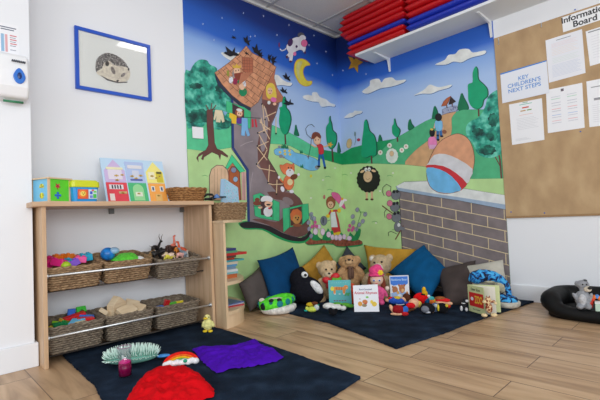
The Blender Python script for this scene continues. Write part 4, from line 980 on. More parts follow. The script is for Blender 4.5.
# latch board with three houses (leans on the wall)
q = [WY(106.6, 200.6, -.20), WY(170, 200.6, -.20), WY(163.5, 162, -.10), WY(99.8, 157.6, -.10)]
q[0].z = q[1].z = ZT; hh = (q[2].z+q[3].z)/2+.004; 
lb_ = thing('latch_board', 'painted activity board of three colourful houses with latches, leaning on the wall', 'activity board', (q[0]+q[1])/2, 0)
Wb = (q[1]-q[0]).length; up = ((q[3]-q[0])-(q[1]-q[0]).normalized()*((q[3]-q[0]).dot((q[1]-q[0]).normalized()))); Hb = up.length
MBd = frame_M((-Wb/2, 0, 0), (1, 0, 0), V((0, up.y, up.z)).normalized())   # local: x across, y up the board, z towards room
if (MBd.to_3x3() @ V((0, 0, 1))).y > 0: pass
def bd(mb, x0, y0, x1, y1, z0, z1, c, par=None):
    mt = pm(c, .45) if isinstance(c, tuple) else c; mb.box((x0*Wb, y0*Hb, z0), (x1*Wb, y1*Hb, z1), mt, MBd)
mb = MB(); bd(mb, 0, 0, 1, 1, -.009, 0, (190, 218, 242)); mb.build('board', lb_)
def poly(mb, pts, z0, dz, c): mb.prism([MBd @ V((x*Wb, y*Hb, z0)) for x, y in pts], MBd.to_3x3() @ V((0, 0, dz)), pm(c, .45) if isinstance(c, tuple) else c)
HS = [('house_left', .03, .34, (204, 182, 224), (224, 62, 76), 'peak'), ('house_middle', .36, .65, (176, 194, 232), (70, 184, 120), 'flat'), ('house_right', .68, .97, (242, 230, 130), (244, 166, 76), 'peak')]
for nm, x0, x1, cu, cl, rf in HS:
    mb = MB()
    xm = (x0+x1)/2
    if rf == 'peak': poly(mb, [(x0, .46), (x1, .46), (x1, .72), (xm, .97), (x0, .72)], 0, .003, cu)
    else: poly(mb, [(x0, .46), (x1, .46), (x1, .86), (x1+.01, .9), (x1, .94), (x0, .94), (x0-.01, .9), (x0, .86)], 0, .003, cu)
    poly(mb, [(x0, .03), (x1, .03), (x1, .45), (x0, .45)], 0, .003, cl); h_o = mb.build(nm, lb_)
    mb = MB()
    if nm == 'house_left':
        poly(mb, [(x0+.05, .52), (x1-.05, .52), (x1-.05, .76), (x0+.05, .76)], .003, .002, (226, 218, 232)); poly(mb, [(x0+.03, .74), (x1-.03, .74), (x1-.03, .79), (x0+.03, .79)], .005, .002, (236, 232, 190))
        poly(mb, [(x0+.04, .3), (x1-.06, .3), (x1-.06, .40), (x0+.04, .40)], .003, .002, (225, 220, 225))
        for k in range(4): poly(mb, [(x0+.075+.04*k, .31), (x0+.095+.04*k, .31), (x0+.095+.04*k, .39), (x0+.075+.04*k, .39)], .005, .001, (60, 50, 60))
        poly(mb, [(x0+.03, .05), (x0+.10, .05), (x0+.10, .2), (x0+.03, .2)], .003, .002, (236, 224, 216)); poly(mb, [(x1-.14, .2), (x1-.02, .2), (x1-.02, .25), (x1-.14, .25)], .003, .003, (196, 172, 120))
    elif nm == 'house_middle':
        poly(mb, [(x0+.03, .78), (x1-.03, .78), (x1-.03, .86), (x0+.03, .86)], .003, .002, (222, 220, 226)); poly(mb, [(x0+.09, .56), (x1-.09, .56), (x1-.09, .74), (x0+.09, .74)], .003, .002, (206, 212, 230))
        poly(mb, [(x0+.06, .05), (x1-.06, .05), (x1-.06, .3)]+[(xm+(.085)*math.cos(PI*k/10), .3+.12*math.sin(PI*k/10)) for k in range(1, 10)]+[(x0+.06, .3)], .003, .002, (150, 214, 150))
        poly(mb, [(xm-.055, .14), (xm+.055, .14), (xm+.055, .24), (xm-.055, .24)], .005, .002, (222, 226, 206)); poly(mb, [(x0+.05, .5), (x1-.05, .5), (x1-.05, .54), (x0+.05, .54)], .003, .003, (90, 100, 170))
    else:
        poly(mb, [(x0+.03, .54), (xm-.01, .54), (xm-.01, .72), (x0+.03, .72)], .003, .002, (238, 232, 196)); poly(mb, [(xm+.02, .48), (x1-.02, .48), (x1-.02, .72), (xm+.02, .72)], .003, .002, (206, 190, 40)); poly(mb, [(xm+.03, .68), (x1-.03, .68), (x1-.03, .73), (xm+.03, .73)], .005, .002, (90, 84, 40))
        for xx in (x0+.04, xm+.04): poly(mb, [(xx, .26), (xx+.06, .26), (xx+.06, .38), (xx, .38)], .003, .002, (232, 232, 220)); poly(mb, [(xx+.015, .28), (xx+.045, .28), (xx+.045, .36), (xx+.015, .36)], .005, .001, (80, 90, 130))
        poly(mb, [(xm-.055, .04), (xm+.055, .04), (xm+.055, .2), (xm-.055, .2)], .003, .002, (232, 186, 110))
    mb.build('windows_and_doors', h_o)
BRS = pm((190, 160, 90), .3, metal=.9)
for lx, ly, s2 in [(.20, .60, 1), (.29, .62, .8), (.20, .5, .9), (.44, .60, 1), (.50, .55, .9), (.58, .62, 1), (.77, .62, 1), (.84, .58, .8), (.26, .22, .9), (.50, .2, .8), (.82, .16, .8), (.90, .62, .7)]:
    mb = MB(); mb.ell(MBd @ V((lx*Wb, ly*Hb, .008)), (.006*s2, .005, .007*s2), BRS, 10, 8); poly(mb, [(lx-.03*s2, ly-.012), (lx+.03*s2, ly-.012), (lx+.03*s2, ly+.012), (lx-.03*s2, ly+.012)], .005, .003, BRS); mb.build('latch', lb_)

# tan wicker basket on the shelf top
a = on_top(187, -.24); sc_ = (a-CAM).dot(CF)/FPX
t = thing('wicker_basket', 'low tan wicker basket at the right end of the shelf top', 'basket', a, 0)
b_, r_ = basket_meshes(36*sc_, .16, 12.4*sc_, .80, WK_T, rows=6, r=.05, floor_z=.2); b_.build('basket_body', t); r_.build('rim', t)

# ============================================================ QUARTER ROUND CORNER SHELF
QX, QR, RX = -1.842, .489, .345
cs = thing('corner_shelf', 'birch quarter-round shelf unit holding books, right of the basket shelf', 'shelf', (QX, -.02, 0))
def quarter(z0, z1, mat, r=1.0, x0=.018):
    n = 20; pts = [V((x0, -.0, z0))]+[V((x0+(RX*r-x0)*math.sin(PI/2*k/n), -(QR-.02)*r*math.cos(PI/2*k/n), z0)) for k in range(n+1)]
    mb = MB(); mb.prism(pts, (0, 0, z1-z0), mat); return mb
mb = MB(); mb.box((0, -(QR-.02), 0), (.018, 0, .692), BIRCH); mb.build('side_panel', cs, bevel=.001)
mb = MB(); mb.box((.018, -.012, 0), (RX*.9, 0, .692), BIRCH); mb.build('back_panel', cs)
quarter(.692, .710, BIRCHH, 1.03, -.004).build('top_board', cs, bevel=.001)
quarter(.279, .300, BIRCHH).build('middle_shelf', cs, bevel=.001)
quarter(.0, .082, BIRCH, .985).build('base_block', cs)
quarter(.082, .108, BIRCHH).build('bottom_shelf', cs, bevel=.002)
# books lying on the middle shelf
BK = [('thick orange and blue picture book lying lowest on the middle shelf', (206, 110, 60), .020), ('pale teal picture book in the shelf pile', (130, 186, 190), .010), ('white picture book in the shelf pile', (214, 218, 222), .012),
 ('grey blue picture book in the shelf pile', (120, 146, 170), .012), ('sky blue picture book in the shelf pile', (90, 156, 200), .010), ('cream paged book in the shelf pile', (210, 200, 180), .012), ('turquoise book sticking out of the shelf pile', (70, 170, 180), .008),
 ('orange red book in the shelf pile', (206, 70, 40), .012), ('dark brown book in the shelf pile', (90, 60, 50), .010), ('large crimson book sticking out furthest from the pile', (190, 40, 40), .012), ('green covered book near the top of the pile', (90, 160, 120), .010), ('navy blue book on top of the shelf pile', (50, 60, 120), .012)]
PAGE = pm((232, 228, 216), .7)
def lying_book(label, col, loc, w_, d_, h_, rz, group):
    t = thing('book', label, 'book', loc, rz, group); c_ = pm(col, .4)
    mb = MB(); mb.box((-w_/2, -d_/2, 0), (w_/2, d_/2, .0015), c_); mb.box((-w_/2, -d_/2, h_-.0015), (w_/2, d_/2, h_), c_); mb.box((-w_/2, -d_/2, .0015), (-w_/2+.002, d_/2, h_-.0015), c_); mb.box((-w_/2, -d_/2, .0015), (w_/2, -d_/2+.002, h_-.0015), c_); mb.build('cover', t)
    mb = MB(); mb.box((-w_/2+.002, -d_/2+.003, .0015), (w_/2-.003, d_/2-.003, h_-.0015), PAGE); mb.build('pages', t); return t
z = .3005
for i, (lb, c_, h_) in enumerate(BK):
    far = i in (6, 9)
    if i == 9: pass
    w_ = .17 if not far else .24; y_ = -.21+random.uniform(-.02, .02)
    lying_book(lb, c_, (QX+.028+w_/2+random.uniform(0, .014), y_, z), w_, .25 if i != 9 else .28, h_*1.45, random.uniform(-.06, .06) if not far else .05, 'picture books piled on the middle shelf'); z += h_*1.45+.0006
z = .1085
for lb, c_ in [('red magazine lying on the bottom of the round shelf', (200, 50, 60)), ('white magazine on the round shelf bottom', (222, 224, 230)), ('blue magazine topping the pile on the round shelf bottom', (96, 120, 180))]:
    lying_book(lb, c_, (QX+.13, -.26+random.uniform(-.015, .015), z), .20, .22, .006, random.uniform(-.25, .25), 'magazines on the bottom shelf'); z += .0065
# wicker basket on top of the round shelf and what sits in it
bx = thing('wicker_basket', 'rectangular greyish wicker basket on top of the round shelf', 'basket', (QX+.155, -.255, .7105), 0)
b_, r_ = basket_meshes(.262, .26, .112, .90, WK_N, rows=10, r=.02, floor_z=.3); b_.build('basket_body', bx); r_.build('rim', bx)
FLR = ramp_mat('floral_print', [(.0, (206, 96, 150)), (.18, (220, 150, 180)), (.3, (150, 200, 224)), (.6, (170, 210, 232)), (.9, (110, 176, 190))], tex='vor', scale=85, rough=.5)
p4 = [WY(x, y, -.25) for x, y in ((221, 197.5), (239.4, 197.5), (238, 187.5), (225, 178.8), (221.5, 179))]
for p_ in p4[:2]: p_.z = .755
mb = MB(); mb.prism(p4, (0, .012, 0), FLR); o = single(mb, 'gift_bag', 'pale blue floral paper bag standing in the basket on the round shelf', 'paper bag')
mb = MB(); mb.prism([WY(x, y, -.262) for x, y in ((220.4, 197.5), (224, 197.5), (224.6, 179.2), (221.4, 179))], (0, .010, 0), pm((160, 196, 226), .5)); mb.v = [p-o.location for p in mb.v]; mb.build('bag_side', o)
a = V((QX+.035, -.30, ZT-.002))
cb = MB(); base_c = WY(212, 201, -.30)
cb.tube([WY(204, 196.5, -.30), WY(207, 194.4, -.31), WY(212, 194.6, -.30), WY(214, 196.5, -.29), WY(210, 199, -.30), WY(205.5, 199, -.31)], .0085, BLACK, 8, closed=False)
cb.tube([WY(205, 199.6, -.30), WY(212, 199.8, -.28), WY(219, 196.8, -.27), WY(226, 197, -.28)], .005, BLACK, 8)
single(cb, 'headphones', 'black coiled headphones lying between the two baskets', 'headphones')
cb = heap(WY(216.5, 197.4, -.30)+V((0, 0, -.008)), .022, .03, .030, pm((96, 132, 190), .8, bump=.2), 9, n=14); single(cb, 'cloth', 'small folded blue cloth beside the black headphones', 'cloth')

# ============================================================ LEFT WALL: dispenser, notice, framed hedgehog picture
YB = -.265
ds = thing('soap_dispenser', 'white wall dispenser with a blue teardrop window at far left', 'soap dispenser', WY(12, 103, YB), 0)
A_ = ds.location
def dp(x, y, d): p = WY(x, y, YB); return V((p.x-A_.x, -d, p.z-A_.z))
w0 = dp(25, 60, 0).x; wl = w0-.135; hz = dp(0, 55.5, 0).z
prof = [(0, 0), (.085, .01), (.105, .06), (.100, hz*.6), (.085, hz*.93), (.06, hz), (0, hz)]
mb = MB(); mb.prism([(wl, -y, z) for y, z in prof], (w0-wl, 0, 0), pm((240, 241, 244), .3)); mb.build('housing', ds, bevel=.014, seg=4)
td = []
for k in range(24):
    a = 2*PI*k/24; rr = 1; x_ = math.sin(a)*.026*(1-.35*max(0, math.cos(a))); z_ = math.cos(a)*.040
    td.append(V((w0-.045+x_, -.112, .115+z_)))
mb = MB(); mb.prism(td, (0, .02, 0), pm((44, 112, 206), .25)); mb.build('window', ds, bevel=.003)
mb = MB(); mb.ell((w0-.045, -.110, .115), (.011, .005, .019), pm((20, 48, 110), .3)); mb.build('window_core', ds)
mb = MB()
for k in range(8): mb.box((w0-.075+k*.0075, -.107, .188), (w0-.070+k*.0075, -.09, .195), pm((40, 44, 60), .4))
mb.build('logo_mark', ds)
mb = MB(); mb.tube([(wl+.03, -.05, -.006), (w0-.02, -.05, -.004)], .006, pm((50, 130, 90), .4), 10); mb.build('nozzle', ds)
def sheet(name, label, cat, pts, wall, d, mat, n_thick=.0006, lift=0):
    """paper outlined by four photo points on a wall plane; returns (object, local->wall matrix, w, h)"""
    f = (lambda x, y, e: WY(x, y, wall-e)) if wall is YB or wall == YB else (lambda x, y, e: WX(x, y, -e))
    P_ = [f(x, y, d) for x, y in pts]; c = sum(P_, V((0, 0, 0)))/4
    c.z = min(p.z for p in P_)
    nrm = V((0, -1, 0)) if wall == YB else V((-1, 0, 0))
    o = thing(name, label, cat, c, 0)
    mb = MB(); mb.prism([p-c for p in P_], nrm*n_thick, mat); mb.build('sheet', o)
    def at(u, v, e=.0004):    # u,v 0..1 from lower left
        p = (P_[3]*(1-u)+P_[2]*u)*(1-v)+(P_[0]*(1-u)+P_[1]*u)*v; return p-c+nrm*(n_thick+e)
    return o, at, nrm
def marks(o, at, nrm, rows, name='printed_text'):
    mb = MB()
    for u0, u1, v, hv, c in rows: mb.prism([at(u0, v), at(u1, v), at(u1, v+hv), at(u0, v+hv)], nrm*.0002, pm(c, .7))
    if rows: mb.build(name, o)
PAPER = pm((240, 241, 246), .55)
o, at, nr = sheet('paper_notice', 'white printed notice on the wall above the soap dispenser', 'notice', [(-6, 20.5), (18.4, 26), (19.6, 57), (-5, 53)], YB, .001, PAPER)
marks(o, at, nr, [(.2, .9, .86, .03, (90, 96, 120)), (.25, .8, .79, .03, (90, 96, 120))]+[(.62, .9, .62-.13*k, .03, (206, 100, 110)) for k in range(3)]+[(.62, .86, .56-.13*k, .018, (120, 124, 150)) for k in range(4)]+[(.25, .38, .1, .55, (150, 190, 220)), (.42, .52, .1, .55, (222, 170, 176))])

pa, pb, pc, pd = [WY(x, y, -.02) for x, y in ((74.6, 25), (151, 45.3), (151.3, 101), (76, 88))]
X0_, X1_, Z1_, Z0_ = (pa.x+pd.x)/2, (pb.x+pc.x)/2, (pa.z+pb.z)/2, (pc.z+pd.z)/2
fr = thing('framed_picture', 'blue framed print of a hedgehog hanging on the white wall', 'framed picture', ((X0_+X1_)/2, -.001, Z0_))
W2 = (X1_-X0_)/2; HH = Z1_-Z0_; BL = pm((30, 84, 196), .35); fw = .022
for nm, a, b in (('frame_rail', (-W2, -.02, 0), (W2, 0, fw)), ('frame_rail', (-W2, -.02, HH-fw), (W2, 0, HH)), ('frame_stile', (-W2, -.02, fw), (-W2+fw, 0, HH-fw)), ('frame_stile', (W2-fw, -.02, fw), (W2, 0, HH-fw))):
    mb = MB(); mb.box(a, b, BL); mb.build(nm, fr, bevel=.002)
mb = MB(); mb.box((-W2+fw, -.008, fw), (W2-fw, -.002, HH-fw), pm((250, 251, 248), .6)); pr_ = mb.build('print', fr)
FUR = ramp_mat('hedgehog_spines', [(.35, (50, 46, 48)), (.5, (110, 104, 104)), (.62, (206, 200, 196))], scale=120, rough=.7, detail=2)
def hp(x, y): p = WY(x, y, -.009); return V((p.x-fr.location.x, -.0085, p.z-Z0_))
def flat(mb, pts, mat, lift=0): mb.prism([hp(x, y)-V((0, lift, 0)) for x, y in pts], (0, -.0002, 0), mat)
mb = MB(); K = (84, 20, 4.764)
flat(mb, smooth_poly(cr(*K, [(60,250),(55,205),(70,175),(105,157),(145,165),(180,185),(205,215),(210,235),(160,235),(100,250)]), 3), FUR)
flat(mb, smooth_poly(cr(*K, [(58,250),(85,230),(95,205),(120,195),(145,215),(190,222),(215,235),(220,265),(205,290),(165,298),(120,285),(80,268)]), 3), pm((236, 224, 208), .7, var=.1, vscale=60), .0004)
flat(mb, oval(*cp(K,110,208), 2, 2.6, n=12), pm((70, 60, 58), .7), .0008); flat(mb, oval(*cp(K,138,240), 1.8, 4.2, -.4, n=14), pm((134, 124, 120), .7, var=.3, vscale=80), .0008); flat(mb, oval(*cp(K,186,262), 2.8, 1.5, -.7, n=12), pm((140, 132, 132), .7, var=.3, vscale=80), .0008)
flat(mb, oval(*cp(K,212,235), .9, 1.4, n=10), pm((60, 54, 54), .7), .0008); flat(mb, oval(*cp(K,160,290), 1.4, .9, n=10), BLACK, .0008); flat(mb, cr(*K, [(75,262),(120,284),(165,296),(208,294),(205,299),(160,301),(110,288)]), pm((90, 84, 88), .7), .0008)
mb.build('hedgehog_print', fr)
gm = clear_mat('picture_glass', (1, 1, 1, 1), 1)
mb = MB(); mb.box((-W2+fw, -.0125, fw), (W2-fw, -.0115, HH-fw), gm); mb.build('glass', fr)

# small square plate on the mural tree
c_ = WY(197.5, 132, -.012)
mb = MB(); mb.prism([WY(x, y, -.011) for x, y in ((192, 126.6), (203, 127.6), (203.4, 138.8), (192.6, 138))], (0, -.003, 0), PAPER); single(mb, 'blank_notice', 'small blank white square of paper stuck on the painted tree', 'notice')

# ============================================================ RIGHT WALL: pinboard with notices
PB = thing('pinboard', 'large hessian covered pinboard on the right wall under the high shelf', 'pinboard', (0, -2.3, .627))
HES = ramp_mat('hessian', [(.25, (168, 138, 104)), (.5, (184, 154, 117)), (.75, (198, 169, 131))], scale=9, rough=.9, bump=.05, stretch=(1, 1, .6), detail=8)
mb = MB(); mb.box((-.012, 2.3-3.2, 0), (-.0012, 2.3-1.618, 2.043-.627), HES); mb.build('board', PB, bevel=.003)
mb = MB(); mb.box((-.014, 2.3-3.2, -.001), (-.011, 2.3-1.618, .014), pm((160, 128, 92), .9, bump=.3, bscale=120)); mb.build('folded_hem', PB)
for x, y in ((511, 212), (544.5, 213), (575, 9.6), (580.5, 131.5)):
    mb = MB(); p_ = WX(x, y, -.0125); mb.ell(p_-PB.location, (.005, .005, .005), pm((50, 100, 190), .35), 10, 8); mb.build('push_pin', PB)
dB = .0128
K = (495, 50, 5.714); K2 = (495, 85, 5.714)
o, at, nr = sheet('notice', 'key children notice with blue strip, on the pinboard', 'notice', cr(*K, [(30,135),(295,58),(310,245),(42,305)]), 0, dB+.003, pm((232, 236, 246), .25))
mb = MB(); mb.prism([at(0, .955), at(1, .965), at(1, 1), at(0, 1)], nr*.0004, pm((60, 130, 214), .4)); mb.build('blue_strip', o)
TB_ = pm((92, 148, 218), .5)
def wtext(o, at, nr, body, u, v, size, mat, name='lettering', align='CENTER', bold=0, spacing=1.0):
    x = at(.9, .5)-at(.1, .5); y = at(.5, .9)-at(.5, .1); M = frame_M(at(u, v, .0006), x, y); return text_mesh(name, body, size, mat, M, o, .0001, align, bold, spacing)
wtext(o, at, nr, "KEY\nCHILDREN'S\nNEXT STEPS", .5, .50, .042, TB_, bold=.0006, spacing=.95)
lines = lambda u0, u1, v0, v1, n, c, hv=.006: [(u0, u1-((k*37) % 5)*.03, v0+(v1-v0)*k/(n-1), hv, c) for k in range(n)]
K0 = (480, 0, 3.333)
o, at, nr = sheet('notice', 'printed sheet in a plastic pocket with pink, green and blue lines', 'notice', cr(*K0, [(218,135),(340,97),(352,243),(230,276)]), 0, dB, pm((236, 238, 246), .2))
marks(o, at, nr, [(.3, .7, .92, .012, (120, 124, 140))]+lines(.15, .88, .78, .86, 4, (234, 212, 216))+lines(.15, .88, .60, .74, 5, (238, 220, 210))+lines(.15, .88, .42, .52, 4, (212, 228, 220))+lines(.12, .92, .10, .36, 10, (196, 206, 228)))
o, at, nr = sheet('notice', 'printed sheet with grey heading at the right edge of the pinboard', 'notice', [(585.6,31.5),(632,17),(635,53),(590,66.2)], 0, dB, PAPER)
marks(o, at, nr, [(.05, .6, .93, .03, (140, 144, 150))]+lines(.1, .9, .2, .8, 9, (206, 208, 216)))
o, at, nr = sheet('notice', 'white sheet printed in two columns, centre of the pinboard', 'notice', [(545.9,90.2),(582.2,82.7),(584.7,127.7),(547.9,133.2)], 0, dB, PAPER)
marks(o, at, nr, [(.42, .5, .90, .06, (110, 100, 110))]+[(u, u+.26, v, .012, c) for u in (.14, .58) for v, c in [(.8, (200, 206, 214)), (.75, (170, 214, 190)), (.66, (190, 190, 206)), (.60, (200, 200, 210)), (.52, (230, 170, 176)), (.47, (190, 190, 206)), (.38, (170, 190, 230)), (.33, (200, 200, 214)), (.25, (230, 180, 190)), (.2, (200, 200, 214))]])
o, at, nr = sheet('notice', 'white letter with colourful heading below the key children notice', 'notice', cr(*K2, [(80,112),(268,75),(283,313),(98,343)]), 0, dB, PAPER)
marks(o, at, nr, [(.32, .7, .93, .014, (90, 190, 170)), (.42, .58, .97, .014, (90, 160, 120)), (.40, .60, .84, .03, (206, 80, 60)), (.34, .50, .77, .025, (190, 150, 90)), (.54, .68, .77, .025, (120, 170, 90)), (.3, .7, .68, .008, (230, 170, 160))]+lines(.2, .86, .34, .60, 8, (206, 208, 214))+lines(.12, .6, .08, .12, 3, (206, 208, 214)))
o, at, nr = sheet('notice', 'white sheet with a grey emblem at the right edge below the heading', 'notice', [(586.3,81.5),(630,73),(634,121.5),(589.5,127.2)], 0, dB, PAPER)
marks(o, at, nr, [(.1, .6, .84, .02, (160, 160, 168)), (.15, .4, .56, .05, (150, 150, 156))]+lines(.1, .8, .1, .45, 9, (206, 208, 214)))
o, at, nr = sheet('notice', 'Information Board heading sign at the top of the pinboard', 'sign', [(561.6,17.6),(607.5,2.6),(609.2,17.2),(563.2,32.4)], 0, dB+.001, pm((240, 241, 244), .5))
wtext(o, at, nr, "Information\nBoard", .5, .52, .058, pm((34, 36, 44), .6), bold=.0012, spacing=.85)
# metal clips hanging from the shelf side
for x, y0, y1 in ((498.5, 38.5, 44.5), (541.2, 23, 27)):
    p0, p1 = WX(x, y0, -.016), WX(x+.3, y1, -.016); mb = MB(); mb.tube([p0+V((.012, 0, .004)), p0, p1, p1+V((-.006, 0, .002))], .003, pm((225, 228, 230), .3, metal=.3), 8)
    single(mb, 'wall_hook', 'small white hook above the pinboard by the mural edge' if x < 520 else 'small white hook above the key children notice', 'hook')

# ============================================================ HIGH SHELF AND SLEEP MATS
hs = thing('wall_shelf', 'long white high shelf on brackets carrying the sleep mats', 'shelf', (0, -1.6, 2.19))
SW = pm((228, 231, 234), .5)
mb = MB(); mb.box((-.31, 1.6-3.4, 0), (0, 1.6-.485, .022), SW); mb.build('board', hs, bevel=.001)
for y in (-.655, -1.60, -2.55):
    mb = MB(); yy = y+1.6
    mb.prism([(-.25, yy-.008, 0), (-.002, yy-.008, 0), (-.002, yy-.008, -.13), (-.012, yy-.008, -.13), (-.03, yy-.008, -.025), (-.25, yy-.008, -.008)], (0, .016, 0), SW); mb.build('bracket', hs)
RDM, BLM = (190, 14, 24), (28, 50, 172)
def mat_mesh(mb, x0, x1, y0, y1, z0, h, mt):
    """padded vinyl mat with pinched, slightly pointed edges"""
    za, hh = z0, h
    prof = [(y0, za+hh*.5), (y0+.012, za+hh*.86), (y0+.035, za+hh*.985), (y1-.035, za+hh*.985), (y1-.012, za+hh*.86), (y1, za+hh*.5), (y1-.012, za+hh*.14), (y1-.035, za+.001), (y0+.035, za+.001), (y0+.012, za+hh*.14)]
    rows = []
    for (x, k) in ((x0, .12), (x0+.010, .62), (x0+.03, 1), (x1-.02, 1), (x1, .3)):
        rows.append([V((x, y, za+hh*.5+(z-za-hh*.5)*k)) for y, z in prof])
    n = len(prof); vs = [p for r in rows for p in r]; fs = [list(range(n)), list(range(4*n, 5*n))[::-1]]
    for i in range(4):
        for j in range(n): fs.append((i*n+j, (i+1)*n+j, (i+1)*n+(j+1) % n, i*n+(j+1) % n))
    mb.add(vs, fs, mt, True)
def mats(y_hi, y_lo, cols, labels, offs, h):
    z = 2.2125
    for i, (c_, lb) in enumerate(zip(cols, labels)):
        mt = pm(c_, .38, bump=.15, bscale=14); dx, dy, dy2 = offs[i]
        mb = MB(); mat_mesh(mb, -.335+dx, -.03, y_lo+dy2, y_hi+dy, z, h, mt)
        o = single(mb, 'sleep_mat', lb, 'mat', group='folded vinyl mats stacked on the high shelf')
        bm = bmesh.new(); bm.from_mesh(o.data); bmesh.ops.recalc_face_normals(bm, faces=bm.faces); bm.to_mesh(o.data); bm.free()
        z += h+.001
L1 = ['red folded mat, bottom of the left stack on the high shelf', 'red folded mat lying directly under the blue one, left stack', 'blue folded mat, the only blue one in the left stack', 'red folded mat lying directly on the blue one, left stack', 'red folded mat, fourth from top of the left stack', 'red folded mat, third from top of the left stack', 'red folded mat, second from top of the left stack', 'red folded mat, topmost of the left stack by the ceiling']
mats(-.40, -1.02, [RDM, RDM, BLM, RDM, RDM, RDM, RDM, RDM], L1, [(0, 0, 0), (.01, -.01, .01), (.02, .01, 0), (-.005, .02, -.01), (.0, .07, .01), (-.012, .075, 0), (-.02, .05, .01), (0, .03, 0)], .0498)
L2 = ['blue folded mat, bottom of the right stack on the high shelf', 'blue folded mat, second from bottom of the right stack', 'red folded mat lying on the blue ones, right stack', 'red folded mat, fourth from bottom of the right stack', 'red folded mat, second from top of the right stack', 'red folded mat, topmost of the right stack']
mats(-1.045, -1.80, [BLM, BLM, RDM, RDM, RDM, RDM], L2, [(-.01, .0, 0), (.0, .0, .01), (.0, .0, .15), (-.01, .005, .12), (0, .0, .14), (.01, .0, .12)], .0560)

# ============================================================ RUGS
RUGM = ramp_mat('navy_rug', [(.3, (17, 27, 40)), (.5, (26, 39, 56)), (.7, (38, 54, 74))], scale=9, rough=.95, bump=.0, detail=9, spec=.1)
nt = RUGM.node_tree; nn = nt.nodes.new('ShaderNodeTexNoise'); nn.inputs['Scale'].default_value = 260; bp_ = nt.nodes.new('ShaderNodeBump'); bp_.inputs['Strength'].default_value = .7; bp_.inputs['Distance'].default_value = .004
tc_ = nt.nodes.new('ShaderNodeTexCoord'); nt.links.new(tc_.outputs['Object'], nn.inputs['Vector']); nt.links.new(nn.outputs['Fac'], bp_.inputs['Height']); nt.links.new(bp_.outputs['Normal'], nt.nodes['Principled BSDF'].inputs['Normal'])
RZ = .013
def rug(label, pts):
    dense = []
    for i in range(len(pts)):
        a, b = V((*pts[i], 0)), V((*pts[(i+1) % len(pts)], 0)); n = max(1, int((b-a).length/.012))
        for k in range(n):
            p = a.lerp(b, k/n); w = noise.noise(p*40)*.004+noise.noise(p*9)*.004; d = (b-a).normalized(); dense.append(p+V((-d.y, d.x, 0))*w)
    mb = MB(); mb.prism([p+V((0, 0, .0008)) for p in dense], (0, 0, RZ-.0012), RUGM)
    o = single(mb, 'rug', label, 'rug'); return o
rug('navy blue rug in the corner under the cushions and soft toys', [(-1.53, -1.57), (-1.15, -1.63), (-.8, -1.66), (-.02, -1.775), (-.02, -.02), (-1.22, -.02), (-1.27, -.2), (-1.31, -.45), (-1.335, -.70), (-1.35, -.94), (-1.43, -1.25)])
rug('navy blue rug in front of the basket shelf, with scarves on it', [(-2.80, -1.78), (-1.955, -1.665), (-1.93, -1.3), (-1.90, -.89), (-1.885, -.6), (-1.885, -.20), (-2.725, -.20), (-2.74, -.45), (-2.755, -.81), (-2.785, -1.0)])

# ============================================================ CUSHIONS
def fz(x, y): return FL(x, y, RZ+.002)
CORD = lambda c: pm(c, .85, bump=.25, bscale=160, spec=.15, var=.08, vscale=9)
pillow('cushion', 'grey brown cushion at the left end, beside the round shelf', [fz(250, 311), fz(273, 304), WY(262, 264, -.05), WY(239, 284, -.16)], .13, CORD((92, 84, 82)))
pillow('cushion', 'navy blue square cushion leaning behind the black bird plush', [fz(274, 309.5), fz(309, 298.5), WY(292.5, 248, -.05), WY(258, 261, -.13)], .15, CORD((10, 66, 112)))
pillow('cushion', 'mustard cushion on its corner behind the bear with the red bow', [fz(321, 294.5), WY(338, 269, -.14), WY(324, 245.5, -.04), WY(302, 267, -.14)], .12, CORD((190, 142, 56)), ripple=.003)
pillow('cushion', 'charcoal cushion on its corner in the corner of the room', [fz(348, 289.5), WX(366, 268, -.12), V((-.05, -.05, WY(345, 246.5, -.05).z)), WY(334, 267, -.12)], .12, CORD((66, 70, 80)))
pillow('cushion', 'wide mustard cushion on the right wall behind the large bear', [fz(369, 290.5), fz(411, 293.5), WX(415, 249.5, -.04), WX(364.5, 245.5, -.04)], .13, CORD((196, 148, 56)))
pillow('cushion', 'petrol blue corduroy cushion propped on one corner', [fz(428, 305), WX(447.5, 270, -.10), WX(424, 245.5, -.05), WX(389, 272.5, -.30)], .15, CORD((8, 82, 130)), ripple=.004)
pillow('cushion', 'dark brown cushion between the corduroy and the pale grey ones', [fz(446, 305), fz(479, 306), WX(475, 261, -.04), WX(435.5, 271.5, -.14)], .14, CORD((78, 68, 66)))
pillow('cushion', 'pale grey cushion at the right end by the baseboard', [fz(478, 308), fz(510, 303), WX(503, 260, -.03), WX(462.5, 267, -.15)], .12, CORD((188, 184, 172)))

# ============================================================ PLUSH TOYS
def plush(c, s=.25): return pm(c, .95, bump=.6, bscale=95, var=.10, vscale=45, spec=.15)
def group_e(fg, lst, mat, name, parent=None, remesh=0.0035, off=True, disp=.004):
    mb = MB()
    for L_ in lst:
        x, y, rx, ry = L_[:4]; rd = L_[4] if len(L_) > 4 else None; d = L_[5] if len(L_) > 5 else 0; rot = L_[6] if len(L_) > 6 else 0
        fg.e(mb, x, y, rx, ry, None if rd is None else rd*fg.sc, d*fg.sc, mat, rot)
    return mb.build(name, parent or fg.o, remesh=remesh, smoothit=3, disp=disp, dscale=.008)
